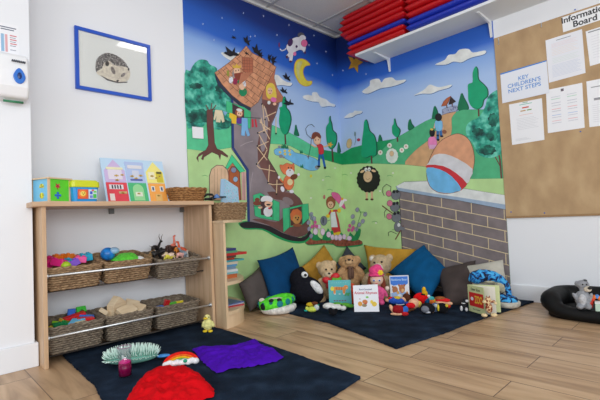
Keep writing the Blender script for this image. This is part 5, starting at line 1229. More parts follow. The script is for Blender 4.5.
# black bird plush
f = Fig('plush_bird', 'round black bird plush with a white eye, leaning on the navy cushion', 'soft toy', 307, 304, RZ)
group_e(f, [(299.5, 279.5, 10, 11.5, 9), (301, 270, 3.5, 3.5, 3), (306.5, 290, 16, 13.2, 13), (297, 292, 7, 11, 8), (313, 295, 11, 8.6, 10)], plush((26, 26, 34)), 'body', remesh=.005, disp=.003)
group_e(f, [(304.6, 273.6, 3.4, 3.0, 1.6, -8.2, .5)], pm((236, 238, 240), .6), 'eye_patch', remesh=0, disp=0)
group_e(f, [(305.3, 273.8, 1.5, 1.4, 1, -9.6)], BLACK, 'pupil', remesh=0, disp=0)
group_e(f, [(316.2, 285.6, 4.0, 8.2, 3.2, -9.4, -.72)], plush((232, 234, 238)), 'beak_patch', remesh=0, disp=0)
# bears
def bear(label, px, py, col, parts, muzz, eyes, nose, extra=None, nm='teddy_bear', ecol=(40, 26, 20)):
    f = Fig(nm, label, 'teddy bear', px, py, RZ)
    group_e(f, parts, plush(col), 'body', remesh=.0045)
    if muzz: group_e(f, [muzz], plush(muzz[-1]) if isinstance(muzz[-1], tuple) else plush((220, 196, 160)), 'muzzle', remesh=0, disp=0) if not isinstance(muzz[-1], tuple) else group_e(f, [muzz[:-1]], plush(muzz[-1]), 'muzzle', remesh=0, disp=0)
    for e_ in eyes: group_e(f, [e_], pm(ecol, .2), 'eye', remesh=0, disp=0)
    group_e(f, [nose], pm((40, 28, 26), .4), 'nose', remesh=0, disp=0)
    return f
TAN = (200, 168, 128)
f = bear('pale tan teddy bear with a red bow, nearest the black bird', 326, 298.5, (206, 178, 140), [(327, 269, 9.4, 8.8, 8), (319.2, 265.5, 3.4, 3.8, 2), (333.2, 263.6, 3.2, 3.4, 2), (327.5, 275, 5.5, 4, 5, -4), (327, 287, 9.5, 12, 8), (319.5, 286, 3.8, 9, 4, -4, .25), (335.5, 285, 4, 9, 4, -3, -.3), (321, 299, 5.2, 4.6, 10, -7), (334, 299, 5.2, 4.6, 10, -7)],
    (328.6, 273.5, 4.2, 3.2, 4, -7, 0, (222, 200, 166)), [(326, 268.5, 1, 1, .8, -8), (331.6, 268.3, 1, 1, .8, -8)], (329, 272, 1.3, 1, 1, -11))
group_e(f, [(326.6, 279, 4.6, 3.4, 2.4, -10, .35), (335, 275.4, 4.6, 3.8, 2.4, -10, -.35), (330.8, 277.8, 1.6, 1.8, 2, -11), (327.8, 283.4, 1.8, 3.6, 1, -10, .3), (333.6, 281.6, 1.8, 3.6, 1, -10, -.4)], pm((210, 24, 36), .5, sheen=.2), 'red_bow', remesh=0, disp=0)
f = bear('shaggy brown teddy bear with floppy ears and a ribbed brown scarf', 349.5, 296.5, (190, 150, 108), [(349, 262.5, 9.8, 7.6, 8), (341.6, 261, 3.2, 4.8, 2.6, 0, .3), (357.4, 259.5, 3.4, 4.2, 2.6, 0, -.5), (349, 259, 5, 4.6, 5, -4), (350, 281, 10.5, 13, 9), (340.5, 273, 3.8, 8.5, 4.5, -2, .6), (360.5, 274, 4.2, 9, 4.5, -2, -.45), (343, 297, 5.6, 5.2, 10, -7), (357, 297, 5.6, 5.2, 10, -7)],
    (349, 261, 4.6, 3.6, 4.4, -6, 0, (206, 170, 128)), [(345.8, 259.8, .9, .9, .8, -8.6), (352, 259.6, .9, .9, .8, -8.6)], (349, 258.6, 1.6, 1, 1, -10.4))
group_e(f, [(350, 266.8, 4.4, 2.2, 7, -2), (349.8, 272.5, 2.2, 6.2, 1.6, -9.6), (352.4, 272, 1.6, 5.4, 1.6, -9.4)], pm((104, 74, 58), .7, bump=.5, bscale=60), 'ribbed_scarf', remesh=0, disp=0)
f = bear('large beige teddy bear with a cream muzzle, sitting behind the doll', 381, 297, (188, 166, 132), [(380.6, 264.8, 10.6, 10.4, 9), (372.6, 258.8, 4, 4.2, 2.4), (389.4, 257.8, 3.6, 4, 2.4), (379, 285, 11, 13.5, 10), (367.5, 279, 4.6, 8.5, 5, -2, .6), (387.6, 285, 4, 10, 5, -4, -.1), (371, 297, 6, 5.4, 10, -5), (386.6, 295, 4.6, 6.4, 9, -7)],
    (377.8, 267.4, 5.4, 5, 4.6, -7.6, 0, (226, 216, 204)), [(374.4, 261.6, 1.1, 1.1, .8, -8.6), (381.6, 261, 1.1, 1.1, .8, -8.6)], (376, 265.3, 2.4, 2.2, 1.5, -12))
group_e(f, [(372, 258.6, 2.4, 2.5, 1, -1.9)], plush((214, 208, 198)), 'inner_ear', remesh=0, disp=0)
# doll in pink hat
f = Fig('rag_doll', 'rag doll in a pink hat with a yellow flower and long auburn hair', 'doll', 377, 303, RZ)
group_e(f, [(376.5, 278.6, 6.6, 6, 5.5, -6)], pm((240, 204, 180), .8), 'head', remesh=0, disp=0)
group_e(f, [(378.5, 293, 5.8, 8.2, 5, -5), (374, 301, 3, 2.6, 5.5, -7), (381.5, 301, 3, 2.6, 5.5, -7), (384.5, 291, 1.8, 5.4, 2, -6, -.5)], plush((236, 96, 152)), 'pink_dress', remesh=.004, disp=.002)
group_e(f, [(369.6, 281, 2.2, 6.4, 3, -5, .1), (383, 283, 2.6, 8, 3, -4, -.1), (376.5, 273.8, 6.8, 2.6, 5.8, -5.6), (368.6, 287, 1.6, 4.4, 2, -6), (384, 289.5, 1.9, 4.6, 2, -5)], pm((132, 58, 34), .9, bump=.8, bscale=90), 'hair', remesh=.003, disp=.002)
group_e(f, [(376, 270.2, 7.2, 5.6, 6.2, -6), (376, 274, 8, 1.9, 7.2, -6), (377, 265.8, 4, 2.4, 3.6, -6)], plush((236, 76, 136)), 'pink_hat', remesh=.004, disp=.002)
group_e(f, [(380.3+1.7*math.cos(a), 271+1.7*math.sin(a), 1.1, 1.1, .6, -12.2) for a in [k*PI/3 for k in range(6)]]+[(380.3, 271, .9, .9, .8, -12.6)], pm((244, 210, 40), .6), 'yellow_flower', remesh=0, disp=0)
for x in (373.8, 379.2): group_e(f, [(x, 278.6, 1.3, 1.2, .6, -11.2)], pm((236, 238, 244), .4), 'eye', remesh=0, disp=0); group_e(f, [(x+.1, 278.7, .8, .9, .5, -11.8)], pm((40, 90, 180), .3), 'iris', remesh=0, disp=0)
group_e(f, [(376.6, 281.9, 1.3, .5, .4, -11.2)], pm((206, 60, 80), .5), 'mouth', remesh=0, disp=0)
group_e(f, [(387, 287.4, 2.2, 2.4, 2, -6)], plush((222, 204, 190)), 'hand', remesh=0, disp=0)
# little soft toys half hidden behind the teal book
f = Fig('plush_frog', 'bright green soft toy peeping over the teal tiger book', 'soft toy', 337, 301.5, RZ)
group_e(f, [(337, 281.5, 6, 3.6, 3, 0), (333.4, 279, 1.6, 1.6, 1.5), (340, 278.6, 1.6, 1.6, 1.5), (337, 293, 5, 10, 3)], plush((110, 190, 70)), 'body', remesh=.004); 
f = Fig('plush_fox', 'small orange red soft toy standing between the two front books', 'soft toy', 352, 303.5, RZ)
group_e(f, [(352, 286, 2.4, 3, 2, 0), (351.6, 296, 2.8, 9, 2.4)], plush((226, 84, 54)), 'body', remesh=.004)

# ============================================================ PICTURE BOOKS STANDING UP
def stand_book(label, pts, base, lean, thick, col, z=RZ):
    """pts: top left, top right, bottom right, bottom left in the photo; leans back by `lean` metres"""
    f = Fig('picture_book', label, 'book', base[0], base[1], z)
    tl, tr, br, bl = [f.p(x, y, d) for (x, y), d in zip(pts, (lean, lean, 0, 0))]
    dz = min(bl.z, br.z)
    for q in (tl, tr, br, bl): q.z -= dz-.001
    n_ = (br-bl).cross(tl-bl).normalized()      # towards viewer?
    if n_.y > 0: n_ = -n_
    mt = pm(col, .35)
    mb = MB(); mb.prism([bl, br, tr, tl], n_*-.0015, mt); mb.build('front_cover', f.o)
    ins = lambda u, v: bl*(1-u)*(1-v)+br*u*(1-v)+tr*u*v+tl*(1-u)*v
    mb = MB(); mb.prism([ins(.01, .01)-n_*.0016, ins(.98, .01)-n_*.0016, ins(.98, .99)-n_*.0016, ins(.01, .99)-n_*.0016], n_*-(thick-.0032), PAGE); mb.build('pages', f.o)
    mb = MB(); mb.prism([bl-n_*thick, br-n_*thick, tr-n_*thick, tl-n_*thick], n_*-.0015, mt); mb.build('back_cover', f.o)
    def art(name, polys):
        mb = MB()
        for k, (pp, c) in enumerate(polys): mb.prism([ins(u, v)+n_*(.0003+.00012*k) for u, v in pp], n_*.0002, pm(c, .5) if isinstance(c, tuple) else c)
        mb.build(name, f.o)
    def word(body, u, v, size, c, name='title'):
        x = br-bl; y = tl-bl; M = frame_M(ins(u, v)+n_*.0012, x, y); text_mesh(name, body, size, pm(c, .5), M, f.o, .0001, 'CENTER', .0004)
    return f, art, word
ov = lambda cx, cy, rx, ry, n=14: [(cx+rx*math.cos(2*PI*k/n), cy+ry*math.sin(2*PI*k/n)) for k in range(n)]
f, art, word = stand_book('teal picture book with an orange tiger on its cover', [(328, 281.3), (350.6, 280.8), (351.8, 305.6), (329.5, 305.6)], (340.6, 305.6), .025, .010, (70, 176, 180))
art('tiger_drawing', [([(.22, .45), (.30, .45), (.32, .60), (.62, .60), (.64, .45), (.72, .45), (.76, .62), (.86, .66), (.86, .76), (.74, .80), (.66, .72), (.28, .74), (.2, .68)], (228, 138, 50)), (ov(.80, .71, .075, .08), (228, 138, 50)), (ov(.17, .66, .085, .09), (222, 214, 60)), (ov(.82, .69, .03, .03), (240, 200, 160))]+[([(x, .60), (x+.025, .60), (x+.03, .73), (x+.01, .73)], (120, 66, 30)) for x in (.33, .41, .49, .57)]+[(ov(x, y, .05, .035), (60, 170, 90)) for x, y in ((.74, .40), (.86, .40), (.80, .46), (.90, .46))]+[([(x, .43), (x+.08, .43), (x+.08, .455), (x, .455)], (240, 240, 240)) for x in (.24, .44, .64)])
art('title_lines', [([(.2+.12*k, .155), (.28+.12*k, .155), (.28+.12*k, .2), (.2+.12*k, .2)], (110, 70, 110)) for k in range(5)]+[([(.14+.1*k, .885), (.2+.1*k, .885), (.2+.1*k, .90), (.14+.1*k, .90)], (130, 206, 206)) for k in range(7)])
f, art, word = stand_book('white nursery book with red title and small orange animals', [(352.8, 286.4), (377.8, 285), (379.4, 311.8), (354.4, 312)], (366.8, 312), .03, .008, (234, 236, 242))
word('Animal Rhymes', .5, .70, .026, (200, 40, 70)); word('Rod Campbell', .5, .83, .016, (120, 124, 150), 'author')
art('animal_drawings', [(ov(.55, .54, .06, .035), (120, 200, 70)), (ov(.25, .30, .09, .09), (222, 156, 50)), (ov(.45, .37, .11, .08), (206, 120, 50)), (ov(.42, .24, .10, .06), (150, 130, 90)), (ov(.48, .31, .05, .03), (200, 60, 40)), (ov(.72, .36, .06, .07), (236, 206, 70)), (ov(.82, .28, .10, .09), (230, 196, 60)), (ov(.25, .48, .03, .03), (206, 180, 180))])
f, art, word = stand_book('blue bedtime picture book with brown bears on the cover', [(389.2, 276.4), (408.6, 275.8), (410, 302.4), (391, 302.6)], (400.6, 302.6), .03, .008, (224, 226, 232))
art('sky_panel', [([(.04, .68), (.2, .62), (.5, .66), (.8, .62), (.95, .70), (.95, .96), (.04, .96)], (40, 116, 216)), ([(.04, .03), (.95, .03), (.95, .36), (.5, .42), (.04, .34)], (150, 180, 220))])
art('bear_drawings', [(ov(.26, .46, .15, .14), (176, 104, 50)), (ov(.62, .50, .16, .16), (184, 108, 52)), (ov(.15, .57, .05, .05), (160, 92, 44)), (ov(.48, .63, .05, .05), (160, 92, 44)), (ov(.76, .63, .05, .05), (160, 92, 44)), (ov(.40, .36, .07, .06), (214, 160, 80)), (ov(.66, .44, .07, .06), (222, 176, 110)), (ov(.88, .32, .07, .08), (190, 120, 60)), (ov(.56, .53, .015, .02), (40, 26, 20)), (ov(.68, .53, .015, .02), (40, 26, 20)), (ov(.5, .22, .14, .08), (236, 240, 246))])
word('Bedtime Bear', .5, .84, .022, (170, 206, 240))

# open book with the red crate on its cover
bk = thing('picture_book', 'open board book standing up, cover showing a red crate and ZOO', 'book', fz(469, 310.6), 0)
o0 = bk.location
e1 = fz(485.2, 315.4)-o0; e2 = fz(501, 312.4)-o0; e1.z = e2.z = 0; Hk = (298-272.6)*.0070
def leaf(end, h, mt, t=.0018, name='cover', s0=0.0):
    d = V(end); n_ = V((-d.y, d.x, 0)).normalized(); mb = MB(); mb.prism([d*s0, d, d+V((0, 0, h)), d*s0+V((0, 0, h))], n_*t, mt); return mb.build(name, bk)
leaf(e1, Hk, pm((206, 214, 160), .4), name='front_cover'); leaf(e2, Hk, pm((206, 214, 160), .4), name='back_cover')
for k, q in enumerate((.28, .5, .72)): leaf(e1.lerp(e2, q)*1.0, Hk*.975, PAGE, .0015, 'page')
nx = V((-e1.y, e1.x, 0)).normalized(); nx = -nx if nx.dot(CAM-o0) < 0 else nx
def cq(u, v, e=.0004): return e1*u+V((0, 0, Hk*v))+nx*(e if nx.dot(V((-e1.y, e1.x, 0))) < 0 else e+.0018)
mb = MB(); mb.prism([cq(.08, .22), cq(.95, .22), cq(.95, .74), cq(.08, .74)], nx*.0003, pm((206, 36, 40), .5)); 
mb.build('red_crate', bk)
mb = MB(); mb.prism([cq(u, v, .001) for u, v in ov(.26, .50, .09, .07)], nx*.0003, pm((226, 230, 236), .5)); mb.build('label_patch', bk)
text_mesh('title', 'Dear Zoo', .022, pm((60, 80, 70), .5), frame_M(cq(.5, .86, .001), e1, (0, 0, 1)), bk, .0001, 'CENTER', .0005)
text_mesh('crate_word', 'ZOO', .040, pm((236, 200, 60), .5), frame_M(cq(.66, .48, .001), e1, (0, 0, 1)) @ Matrix.Diagonal((.8, 1.7, 1, 1)), bk, .0001, 'CENTER', .001)
text_mesh('author', 'Rod Campbell', .012, pm((70, 90, 90), .5), frame_M(cq(.5, .12, .001), e1, (0, 0, 1)), bk, .0001, 'CENTER', .0003)

# ============================================================ BLUE TIGER STRIPE PLUSH and GREEN SPOTTED PLUSH
STR = ramp_mat('blue_stripes', [(.0, (10, 20, 40)), (.45, (10, 26, 56)), (.50, (20, 110, 196)), (.60, (70, 176, 232))], tex='noise', scale=26, dist=1.6, detail=2, rough=.8)
f = Fig('plush_snake', 'blue tiger-striped plush curling over the open book', 'soft toy', 507, 306.5, RZ)
mb = MB()
path = [(509, 297, -1.5), (508.2, 290, -1), (505.5, 284, 0), (500.5, 279.5, 0), (494, 276.6, 0), (487, 275.5, 0), (480, 276, 0), (475, 277.5, 0)]
rad = [2.8, 3.0, 3.4, 4.4, 5.4, 6.2, 7.0, 6.2]
mb.tube([f.p(x, y, d*f.sc) for x, y, d in path], [r*f.sc for r in rad], STR, 14); f.e(mb, 476.5, 277.2, 7.4, 6.8, 6.5*f.sc, 0, STR); f.e(mb, 472, 279, 4, 3.6, 4*f.sc, 0, STR)
mb.build('striped_body', f.o, remesh=.005, smoothit=6)
group_e(f, [(500.5, 286.5, 6.0, 7.0, 5.2, 1, -.5), (489, 281.2, 7, 2.2, 5, .5)], plush((176, 172, 150)), 'pale_lining', remesh=.004, disp=0)
mb = MB(); c_ = f.p(507.5, 306.5, 0); c_.z = 0; mb.lathe([(0, .001), (.070, .001), (.082, .012), (.086, .030), (.080, .040), (0, .040)], plush((196, 194, 184)), c_, 28); mb.build('sole', f.o)
group_e(f, [(507, 299.5, 10.2, 4.6, 10, -.5), (502, 298, 4.5, 5, 7, -1), (513, 300, 4.5, 3.6, 7, -1)], STR, 'striped_cushion', remesh=.004, disp=0)
f = Fig('plush_cushion', 'green plush ring with teal and black spots on a white sole', 'soft toy', 279, 314.5, .001)
GP = plush((96, 226, 60)); a_ = math.radians(14); Rm = Matrix.Rotation(a_, 3, 'Z')
mb = MB(); ring = [Rm @ V((.108*math.cos(2*PI*k/40), .068*math.sin(2*PI*k/40)+.06, .082+.012*math.cos(2*PI*k/40))) for k in range(40)]
mb.tube(ring, [.036+.006*math.sin(4*PI*k/40) for k in range(40)], GP, 14, closed=True); mb.build('spotted_ring', f.o)
mb = MB(); vs_ = [(0, .001), (.085, .001), (.115, .012), (.128, .035), (.126, .055), (.10, .066), (0, .066)]
mb.lathe(vs_, plush((226, 224, 220)), (0, 0, 0), 32, M=Rm.to_4x4() @ Matrix.Translation((.012, .056, 0)) @ Matrix.Diagonal((1.08, .80, 1, 1))); mb.build('white_sole', f.o)
mb = MB(); mb.ell(Rm @ V((0, .06, .085)), (.080, .045, .030), plush((226, 220, 206)), 20, 12); mb.ell(Rm @ V((-.115, .045, .108)), (.022, .022, .016), plush((226, 220, 206))); mb.build('cream_lining', f.o)
random.seed(11)
for k in range(26):
    i = (k*3+k//13) % 40; p_ = ring[i]; q = 2*PI*i/40; out = Rm @ V((math.cos(q), math.sin(q), 0)); el = [-.15, .45, 1.0, .2][k % 4]+random.uniform(-.15, .15)
    nn_ = (out*math.cos(el)+V((0, 0, 1))*math.sin(el)).normalized(); mb = MB(); r_ = .014+.005*(k % 3)
    t1 = nn_.cross(V((0, 0, 1))).normalized(); t2 = nn_.cross(t1); c_ = p_+nn_*(.0365+.004*math.sin(2*q)) ; M3 = Matrix((t1, t2, nn_)).transposed()
    mb.ell(c_, (r_, r_, .0035), pm([(16, 24, 30), (20, 130, 140)][k % 2] if k % 3 else (12, 100, 112), .8), 12, 6, M3); mb.build('spot', f.o)

# ============================================================ SMALL TOYS ON THE CORNER RUG
def toy(name, label, base, comps, cat='toy', remesh=.003):
    f = Fig(name, label, cat, base[0], base[1], RZ)
    for nm, col, lst in comps: group_e(f, lst, plush(col) if remesh else pm(col, .5), nm, remesh=remesh if len(lst) > 1 else 0, disp=0)
    return f
toy('toy_fish', 'lime and white toy fish lying before the black bird plush', (313, 312.2), [('body', (206, 220, 90), [(312, 309.3, 5.2, 2.8, 4), (306.8, 308.4, 1.6, 2, 2)]), ('head', (206, 214, 216), [(316.5, 307.6, 2.8, 3, 3)]), ('tail', (40, 170, 160), [(306, 310.5, 2, 1, 2)])])
toy('toy_bird', 'yellow and brown toy bird lying behind the lime fish', (312.5, 307.2), [('body', (226, 190, 50), [(310, 304.6, 4, 2.2, 3)]), ('wing', (120, 66, 40), [(314.5, 303.4, 3.6, 1.8, 3)]), ('beak', (40, 160, 120), [(318, 305.4, 1.4, 1.4, 2)])])
toy('plush_dog', 'small white soft toy lying in front of the teal book', (334, 312.5), [('body', (226, 226, 222), [(329, 306, 6.5, 3.2, 5), (337, 307, 6, 2.8, 5), (343, 308, 3.4, 2.4, 4)]), ('ear', (40, 40, 44), [(341, 305.6, 1.8, 1.2, 2)]), ('nose', (30, 30, 34), [(346, 308.4, 1, .8, 1)])], 'soft toy')
toy('plush_crocodile', 'long green soft toy lying behind the white one', (343, 309.4), [('body', (96, 168, 60), [(337, 304.4, 6, 2.2, 3), (345, 305.2, 6, 2.4, 3), (351, 306, 3.4, 1.8, 3)])], 'soft toy')
toy('plush_cat', 'little black soft toy lying at the front before the white one', (333, 316), [('body', (24, 24, 28), [(333, 312.4, 4.2, 3, 4), (330.4, 309.6, 2.2, 2, 2.4), (336, 310, 2, 1.6, 2)])], 'soft toy')
toy('plush_zebra', 'tiny black and white zebra toy beside the open book', (464, 311.5), [('body', (44, 44, 48), [(464, 305, 2.6, 4.2, 2.6), (465.4, 300, 2.2, 2, 2.2)]), ('muzzle', (220, 220, 222), [(467, 300.6, 1.6, 1.4, 1.4, -2)]), ('leg', (214, 214, 218), [(461.4, 308, 1.4, 2.6, 1.6, -2)]), ('leg', (206, 206, 210), [(466.4, 309, 1.4, 2, 1.6, -2)]), ('stripe', (224, 224, 226), [(463.6, 303, 2.2, .8, 2.9)])], 'soft toy')
GIR = ramp_mat('giraffe_spots', [(.0, (120, 48, 26)), (.50, (140, 60, 32)), (.62, (226, 196, 150))], tex='vor', scale=75, rough=.9)
f = Fig('plush_giraffe', 'small brown patched giraffe toy in front of the open book', 'soft toy', 489, 317.5, RZ)
group_e(f, [(489, 308, 3.4, 5.2, 3), (487.4, 302, 2.4, 4, 2.4), (488, 299.5, 3, 2.4, 2.6), (492.6, 301.5, 2.6, 1.2, 1.6, 0, -.3)], GIR, 'body', remesh=.002, disp=0)
for nm, l in (('foot', (484.4, 315, 3, 1.9, 2.6, -1)), ('foot', (494, 314.6, 3.2, 1.9, 2.6, -1)), ('muzzle', (484.6, 301.6, 2.2, 1.8, 2, -1)), ('hand', (495.4, 303.2, 1.6, 1.3, 1.4))): group_e(f, [l], plush((226, 204, 160)), nm, remesh=0, disp=0)
for x in (486.6, 489.4): group_e(f, [(x, 296.8, .5, 1.2, .5)], plush((150, 80, 50)), 'horn', remesh=0, disp=0)

# pile of hand puppets
SKN = (228, 176, 140)
PUP = [
 ('hand puppet in red and blue with a striped collar, back left of the pile', (396, 304.5), [('coat', (46, 90, 190), [(394, 300.5, 5, 2.8, 4), (400, 301.5, 4, 2.6, 4)]), ('sleeve', (206, 36, 44), [(391.5, 299, 3, 1.8, 2.4)]), ('collar', (222, 190, 60), [(397, 297.8, 3.2, 1.3, 3)]), ('head', SKN, [(387.6, 300.2, 2.2, 1.4, 2)]), ('trim', (230, 232, 236), [(400, 304.2, 3.6, 1.2, 3)])]),
 ('dark haired hand puppet lying against the blue bear book', (405.5, 304), [('hair', (92, 52, 36), [(406.5, 297.5, 3.2, 3.4, 3)]), ('face', SKN, [(403.5, 299.6, 2.4, 2.2, 2.4, -1.4)]), ('shirt', (50, 80, 170), [(404.5, 302.4, 3.6, 1.6, 3)])]),
 ('hand puppet with a dark red body and pale arms at the front left', (398, 315.2), [('body', (150, 26, 34), [(398, 309.6, 5, 3.6, 4)]), ('arm', SKN, [(391.6, 308.4, 1.6, 3.2, 1.8, 0, -.4)]), ('arm', SKN, [(397, 313.6, 5.4, 1.2, 1.8, -1.4)]), ('leg', (50, 110, 200), [(405, 310, 2.6, 3.2, 2.4, 0, .4)]), ('boot', (186, 36, 40), [(404.8, 313.4, 3, 1.7, 2.2, -1.4)])]),
 ('hand puppet with a red beret and brown beard in the pile centre', (413, 311.5), [('face', SKN, [(414, 303.5, 4.6, 4, 4)]), ('beret', (222, 26, 36), [(410.6, 304.8, 3.8, 2.3, 2.6, -3.4)]), ('beard', (112, 70, 44), [(410, 308.4, 4.4, 2, 3)]), ('hair', (222, 190, 90), [(419.6, 304.4, 1.8, 2.6, 3)]), ('body', (150, 96, 50), [(407.6, 309.8, 3, 1.6, 3)])]),
 ('hand puppet with a red cape and pointed yellow hat topping the pile', (421.5, 303.5), [('cape', (226, 22, 26), [(421, 298.4, 6.2, 4.4, 4)]), ('hat', (232, 180, 40), [(424, 290.6, 1.8, 3, 2), (424.8, 293.4, 2.4, 2.4, 2.2)]), ('brim', (30, 24, 26), [(422.6, 294.4, 2.8, 1.1, 2.4, -.6)]), ('collar', (226, 228, 232), [(428.4, 296.4, 1.6, 1.4, 1.6)])]),
 ('hand puppet with a black cloak and grey hood at the front centre', (427, 314), [('cloak', (26, 26, 32), [(427.5, 308.4, 6, 4.4, 4.5)]), ('hood', (120, 122, 132), [(425.4, 308.6, 3.6, 2.8, 2.4, -3)]), ('trim', (196, 198, 206), [(427.6, 311.4, 2.4, 1, 1.6, -3)])]),
 ('small turquoise and orange hand puppet at the back of the pile', (432, 303.5), [('body', (236, 120, 50), [(431, 301.6, 3.2, 2.4, 3)]), ('hat', (80, 190, 190), [(431, 298.6, 2.8, 1.8, 2.4)]), ('sleeve', (232, 190, 60), [(435, 300.6, 1.8, 1.4, 2)])]),
 ('hand puppet in a blue grey uniform with pale face, right of the black cloak', (434, 312.5), [('uniform', (90, 108, 140), [(435, 307.4, 3.6, 3.6, 3.4)]), ('face', SKN, [(432.4, 309, 1.8, 2.6, 2.4, -2)]), ('badge', (196, 200, 206), [(436, 305.2, 1.8, 1.4, 1.6, -2.6)])]),
 ('hand puppet with a red headband, face up at the right of the pile', (446, 310.5), [('face', SKN, [(441.6, 302.6, 5, 2.6, 3.6), (449.4, 303.4, 2.6, 1.4, 2)]), ('headband', (216, 34, 40), [(442.6, 300.2, 6, 1.7, 3.4)]), ('hair', (150, 88, 50), [(440, 298.2, 4.4, 1.5, 3)]), ('scarf', (226, 60, 40), [(448, 306, 2.2, 1.6, 2)])]),
 ('hand puppet in a black coat with yellow buttons at the front right', (441.5, 313), [('coat', (22, 22, 26), [(442, 308, 5, 4, 4)]), ('buttons', (222, 196, 60), [(438.2, 307, 1, 2.8, 1, -3), (446.6, 305.2, 1.3, 1.3, 1.4, -2)]), ('boot', (34, 34, 40), [(445, 311, 2.4, 1.6, 2.4)])])]
for lb, b_, comps in PUP:
    comps = [(n_, c_, [(q[0], q[1], q[2]*1.22, q[3]*1.28, *q[4:]) for q in l_]) for n_, c_, l_ in comps]
    f = toy('hand_puppet', lb, b_, comps, 'hand puppet', remesh=0.0025); f.o['group'] = 'hand puppets heaped on the corner rug'

# ============================================================ THINGS ON THE FRONT RUG
# duck
f = Fig('plush_duck', 'pale yellow duck toy standing at the right edge of the front rug', 'soft toy', 207.5, 332, RZ)
group_e(f, [(208, 324.6, 5, 5.6, 4.4), (207.2, 317.6, 3.4, 3.2, 3.2), (203.4, 324, 1.6, 3.6, 2.4, 0, .3), (212.8, 324, 1.6, 3.4, 2.4, 0, -.3)], plush((232, 226, 150)), 'body', remesh=.003)
group_e(f, [(205.4, 317.8, 2.2, 1.1, 1.8, -3.2)], pm((236, 200, 40), .5), 'beak', remesh=0, disp=0)
for x in (205, 210.4): group_e(f, [(x, 330.6, 2.4, 1.2, 3, -2)], pm((236, 204, 40), .5), 'foot', remesh=0, disp=0)
for x in (205.4, 208.8): group_e(f, [(x, 316.4, .5, .6, .4, -3.1)], BLACK, 'eye', remesh=0, disp=0)
# spiky caterpillar cushion
A1, B1 = FL(104.5, 359.5, .05), FL(158.5, 353.5, .05)
mid = (A1+B1)/2; ax = (B1-A1); ax.z = 0; Ln = ax.length/2; ax.normalize(); ay = V((-ax.y, ax.x, 0))
sp = thing('spiky_cushion', 'mint green spiky rubber sensory toy with a blue tail', 'sensory toy', (mid.x, mid.y, RZ), math.atan2(ax.y, ax.x))
MNT = pm((222, 248, 238), .5); MNB = pm((120, 184, 166), .5); mb = MB()
mb.ell((-.0, 0, .032), (Ln*.98, .048, .028), MNB, 28, 12); mb.build('body', sp)
mb = MB(); random.seed(4)
for i in range(26):
    for j in range(9):
        u = -1+2*(i+.5)/26; t_ = PI*(j+.5)/9
        rr = math.sqrt(max(0, 1-u*u)); 
        base = V((u*Ln*.98, rr*.052*math.cos(t_), .032+rr*.030*math.sin(t_)))
        nrm_ = V((u*.35, math.cos(t_)*1.0, math.sin(t_)*1.3)).normalized(); nrm_ = (nrm_+V([random.uniform(-.15, .15) for _ in range(3)])).normalized()
        mb.tube([base, base+nrm_*.018, base+nrm_*.038], [.0032, .0026, .0012], MNT, 5)
o = mb.build('spikes', sp); o['kind'] = 'stuff'
mb = MB(); mb.ell((Ln+.022, .012, .020), (.035, .018, .008), pm((70, 150, 226), .4)); mb.build('blue_tail', sp)
# jar
jr = Fig('sensory_jar', 'clear tube half full of bright pink liquid standing on the rug', 'jar', 125.2, 375.6, RZ)
R_ = 6.5*jr.sc; Hh = 28.4*jr.sc
CLR = clear_mat('clear_plastic', (.93, .92, .94, 1), .09)
mb = MB(); mb.lathe([(0, 0), (R_, 0), (R_, Hh), (R_*.94, Hh), (R_*.94, .004)], CLR, seg=32); mb.build('tube_wall', jr.o)
mb = MB(); mb.lathe([(0, .0045), (R_*.92, .0045), (R_*.92, Hh*.46), (0, Hh*.46)], pm((150, 4, 78), .25), seg=32); mb.build('pink_liquid', jr.o)
mb = MB(); mb.lathe([(0, Hh*.46), (R_*.9, Hh*.46), (R_*.86, Hh*.50), (R_*.4, Hh*.56), (0, Hh*.62)], pm((236, 40, 150), .3), seg=24); mb.build('pink_foam', jr.o)
mb = MB(); mb.lathe([(R_*.5, Hh*.985), (R_*1.03, Hh*.985), (R_*1.03, Hh*1.01), (R_*.94, Hh*1.02), (0, Hh*1.02)], pm((190, 170, 186), .3), seg=32); mb.lathe([(R_*.7, Hh-.001), (R_*1.04, Hh-.001), (R_*1.04, Hh+.004), (R_*.7, Hh+.004)], pm((150, 110, 140), .3), seg=32)
mb = MB(); mb.tube([(R_*.98*math.cos(2*PI*k/32), R_*.98*math.sin(2*PI*k/32), Hh) for k in range(32)], .0018, pm((150, 110, 140), .3), 6, closed=True); mb.build('rim', jr.o)
# rainbow
f = Fig('plush_rainbow', 'small plush rainbow with white cloud base between the scarves', 'soft toy', 181, 364.5, RZ)
hw = 16.5*f.sc; 
for k, c_ in enumerate([(228, 40, 30), (236, 110, 40), (240, 190, 40), (70, 180, 90)]):
    mb = MB(); a_, b_ = hw-.013*k, .050-.0095*k
    mb.tube([(a_*math.cos(PI*t/20), .012+.006*math.sin(PI*t/20), max(.006, b_*math.sin(PI*t/20))) for t in range(21)], .0068, plush(c_), 10); mb.build(['red_band', 'orange_band', 'yellow_band', 'green_band'][k], f.o)
mb = MB()
for k in range(9): mb.ell((-hw*.86+k*hw*.215, -.012, .012+.004*(k % 2)), (.018, .016, .015), plush((238, 238, 242)), 12, 8)
mb.build('cloud_base', f.o, remesh=.003)
mb = MB(); mb.ell((.02, -.024, .022), (.010, .006, .010), pm((30, 160, 120), .6)); mb.build('green_badge', f.o)
